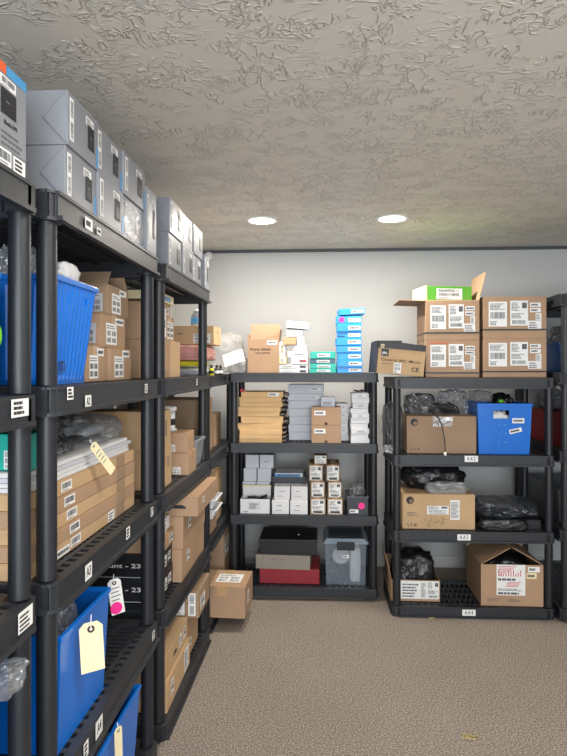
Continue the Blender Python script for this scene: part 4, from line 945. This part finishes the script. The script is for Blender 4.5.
carton('labelled_carton', 'brown labelled carton, bottom row furthest from the ribbed tote', 'box', -.92, -.682, 1.935, 2.15, z, z + .107, 'kraft', BG(), group=G)
carton('labelled_carton', 'brown labelled carton, middle row of the pile by ribbed tote', 'box', -.90, -.686, 1.865, 2.10, z + .1075, z + .212, 'kraft', BG(), group=G)
t = open_carton('labelled_carton', 'brown labelled carton with raised flaps at the pile top', 'box', -.90, -.69, 1.935, 2.14, z + .2125, z + .312, 'kraft_dark', [('f', -38, .055), ('b', -38, .055), ('l', -15, .03)], BG(), group=G)
# shelf 3
z = Z5[2]
G = 'long flat cartons on the third shelf'
hh = .0395
for i in range(5):
    t = carton('flat_carton', 'long flat tan carton, %s in the five-carton stack' % ordn(i, 5), 'box', -.955, -.664 + .004 * (i % 2), 1.345 + .004 * (i % 3), 2.13 - .008 * (i % 2), z + i * hh, z + (i + 1) * hh - .0006, 'kraft' if i % 2 else 'kraft_light',
           [('r', .22 + .02 * (4 - i), .2, .085, .65, 'bar')] + ([('r', .16, .1, .13, .5, 'name'), ('r', .66, .1, .07, .8, 'lines')] if i == 0 else []), group=G, seam='y', tape=False)
    b = B(); ww = (.291 + .004 * (i % 2)) / 2; b.box(ww - .001, ww + .0008, .20, .28, .001, hh - .002); b.build('packing_tape', M['kraft_dark'], t)
zz = z + 5 * hh
for i in range(4):
    carton('white_board', 'white flat panel, %s of four above the tan cartons' % ordn(i, 4), 'board', -.955, -.668 - .004 * (i % 2), 1.35, 2.08 + .012 * (i % 3), zz + .001 + i * .0115, zz + .0115 + i * .0115, 'white_box' if i != 2 else 'lilac_box', [], R(.3 * (i % 2)), 'white flat panels', plain=True, tape=False)
zz += .048
carton('teal_box', 'teal box at the near end above the white panels', 'box', -.95, -.675, 1.375, 1.485, zz, zz + .085, 'teal', [('f', .78, .05, .14, .5, 'ship')], plain=True, tape=False)
b = B(); q = random.Random(8)
for k in range(9):
    y = 1.52 + .026 * k; b.tube([(-.70 - q.uniform(0, .05), y, zz + .006), (-.69, y + q.uniform(-.03, .05), zz + q.uniform(.02, .06)), (-.74, y + .06, zz + q.uniform(.01, .05))], .0035)
tag(b.build('cable_bundle', M['smoke'], None, True), 'tangle of dark cables on the white panels', 'cables')
blob('plastic_bag', 'dark smoky bag of parts on the white panels', 'bag', -.95, -.765, 1.5, 1.82, zz + .001, zz + .06, 'smoke', 111, .45)
t = blob('plastic_bag', 'clear bag of grey tubes at the far end above panels', 'bag', -.94, -.672, 1.832, 2.13, zz + .001, zz + .085, 'film', 112, .35)
for k, l in enumerate(('front grey tube inside the clear bag above white panels', 'rear grey tube inside the clear bag above white panels')):
    b = B(Matrix.Rotation(R(-90), 4, 'X')); b.lathe([(.016, 0), (.016, .15), (.013, .16), (.013, .18)], 18); o = b.build('grey_tube', M['alu'], None, True); o.location = (-.76 - k * .055, 1.885, zz + .032); tag(o, l, 'tube', 'grey tubes in the clear bag')
hang_tag('manila_tag', 'long manila tag with writing slanting across the flat cartons', -.642, 444, 487, 92, .027, 42, lean=-25)
# shelf 4
z = Z5[3]
t = bin_('storage_tote', 'blue tote with a blank manila tag on the fourth shelf', 'tote', -1.0, -.618, 1.415, 1.745, z, z + .287, 'blue_bin', .07)
blob('plastic_bag', 'clear plastic heaped in the tote on the fourth shelf', 'bag', -.92, -.665, 1.45, 1.71, z + .04, z + .42, 'film_milky', 121, .45, freq=3)
hang_tag('manila_tag', 'blank manila tag tied to the rim of fourth shelf tote', -.583, 622, 672, 90.5, .058, 3, lean=-58)
hang_tag('paper_tag', 'written white tag with a pink sticker by the mount boxes', -.655, 579, 615, 113.5, .042, 8, 'paper', True, None, lean=-55)
blob('blue_pouch', 'small blue pouch above the pink stickered tag', 'pouch', -.74, -.675, 1.78, 1.85, z + .34, z + .40, 'blue_bin', 123, .25, sub=3)
# shelf 5
z = Z5[4]
t = bin_('storage_tote', 'blue tote with grey contents on the bottom shelf', 'tote', -.95, -.60, 1.46, 1.985, z, z + .32, 'blue_bin', .10)
blob('plastic_bag', 'clear film over grey parts in the bottom shelf tote', 'bag', -.915, -.64, 1.5, 1.94, z + .19, z + .33, 'film', 131, .4)
blob('grey_parts', 'grey plastic parts lying in the bottom shelf tote', 'parts', -.88, -.66, 1.54, 1.9, z + .01, z + .185, 'grey_bin', 132, .4)
hang_tag('manila_tag', 'narrow manila tag hanging on the bottom shelf tote', -.578, 727, 768, 118, .032, 2, lean=-20)

# ================================================================== nearest unit
zz = Z0[0]
x0, x1, y0, y1 = -.93, -.617, .95, 1.245
t = carton('power_supply_box', 'big grey power supply box on top of the nearest shelving unit', 'box', x0, x1, y0, y1, zz, zz + .205, 'grey_box', [], plain=True, tape=False)
w, d, h = (x1 - x0) / 2, (y1 - y0) / 2, .205
decals(t, (-w, w, -d, d, 0, h), [('r', .72, .9, .27, .095, 'blank', M['bluestrip']), ('r', .55, .9, .16, .095, 'blank', M['orange']), ('r', .64, .78, .2, .1, 'bar'), ('r', .645, .52, .2, .24, 'pic', M['greyink'], M['black_box']),
                                 ('r', .69, .42, .17, .055, 'text', 'Back-UPS', M['ink']), ('r', .62, .2, .36, .2, 'lines', M['grey_box']), ('r', .62, .04, .16, .15, 'bar'), ('r', .81, .03, .16, .15, 'three')])
z = Z0[1]
t = bin_('storage_tote', 'blue tote with a green sticker behind the nearest post', 'tote', -1.0, -.648, .82, 1.19, z, z + .245, 'blue_bin', .06)
b = B(Matrix.Translation((.1775, .165, .12)) @ Matrix.Rotation(R(90), 4, 'Y')); b.lathe([(.028, -.004), (.028, .002), (.024, .003)], 24); b.build('green_sticker', M['lime'], t)
z = Z0[3]
t = bin_('storage_tote', 'blue tote low on the nearest shelving unit', 'tote', -1.0, -.65, .82, 1.19, z, z + .3, 'blue_bin', .06)
t = blob('plastic_bag', 'clear crinkled bag hanging out over the nearest low shelf', 'bag', -.70, -.575, 1.05, 1.205, z + .302, z + .36, 'film', 141, .5)

# ================================================================== floor scraps
for (px, py, s, l) in ((470, 738, 1.0, 'curl of pale straw on the carpet near the camera'), (432, 619, .7, 'tiny pale shred on the carpet in front of right unit')):
    dd = H * F / (py - HZ); u = (px - 283.5) / F * dd; X = cy * u - sy * dd; Yq = sy * u + cy * dd
    b = B(); q = random.Random(int(px))
    for k in range(5):
        c = [(q.uniform(-.03, .03) * s, q.uniform(-.02, .02) * s, .003 + .004 * (j % 2)) for j in range(3)]; b.tube(c, .0014, 6)
    o = b.build('straw_scrap', M['straw'], None, True); o.location = (X, Yq, 0); tag(o, l, 'scrap')
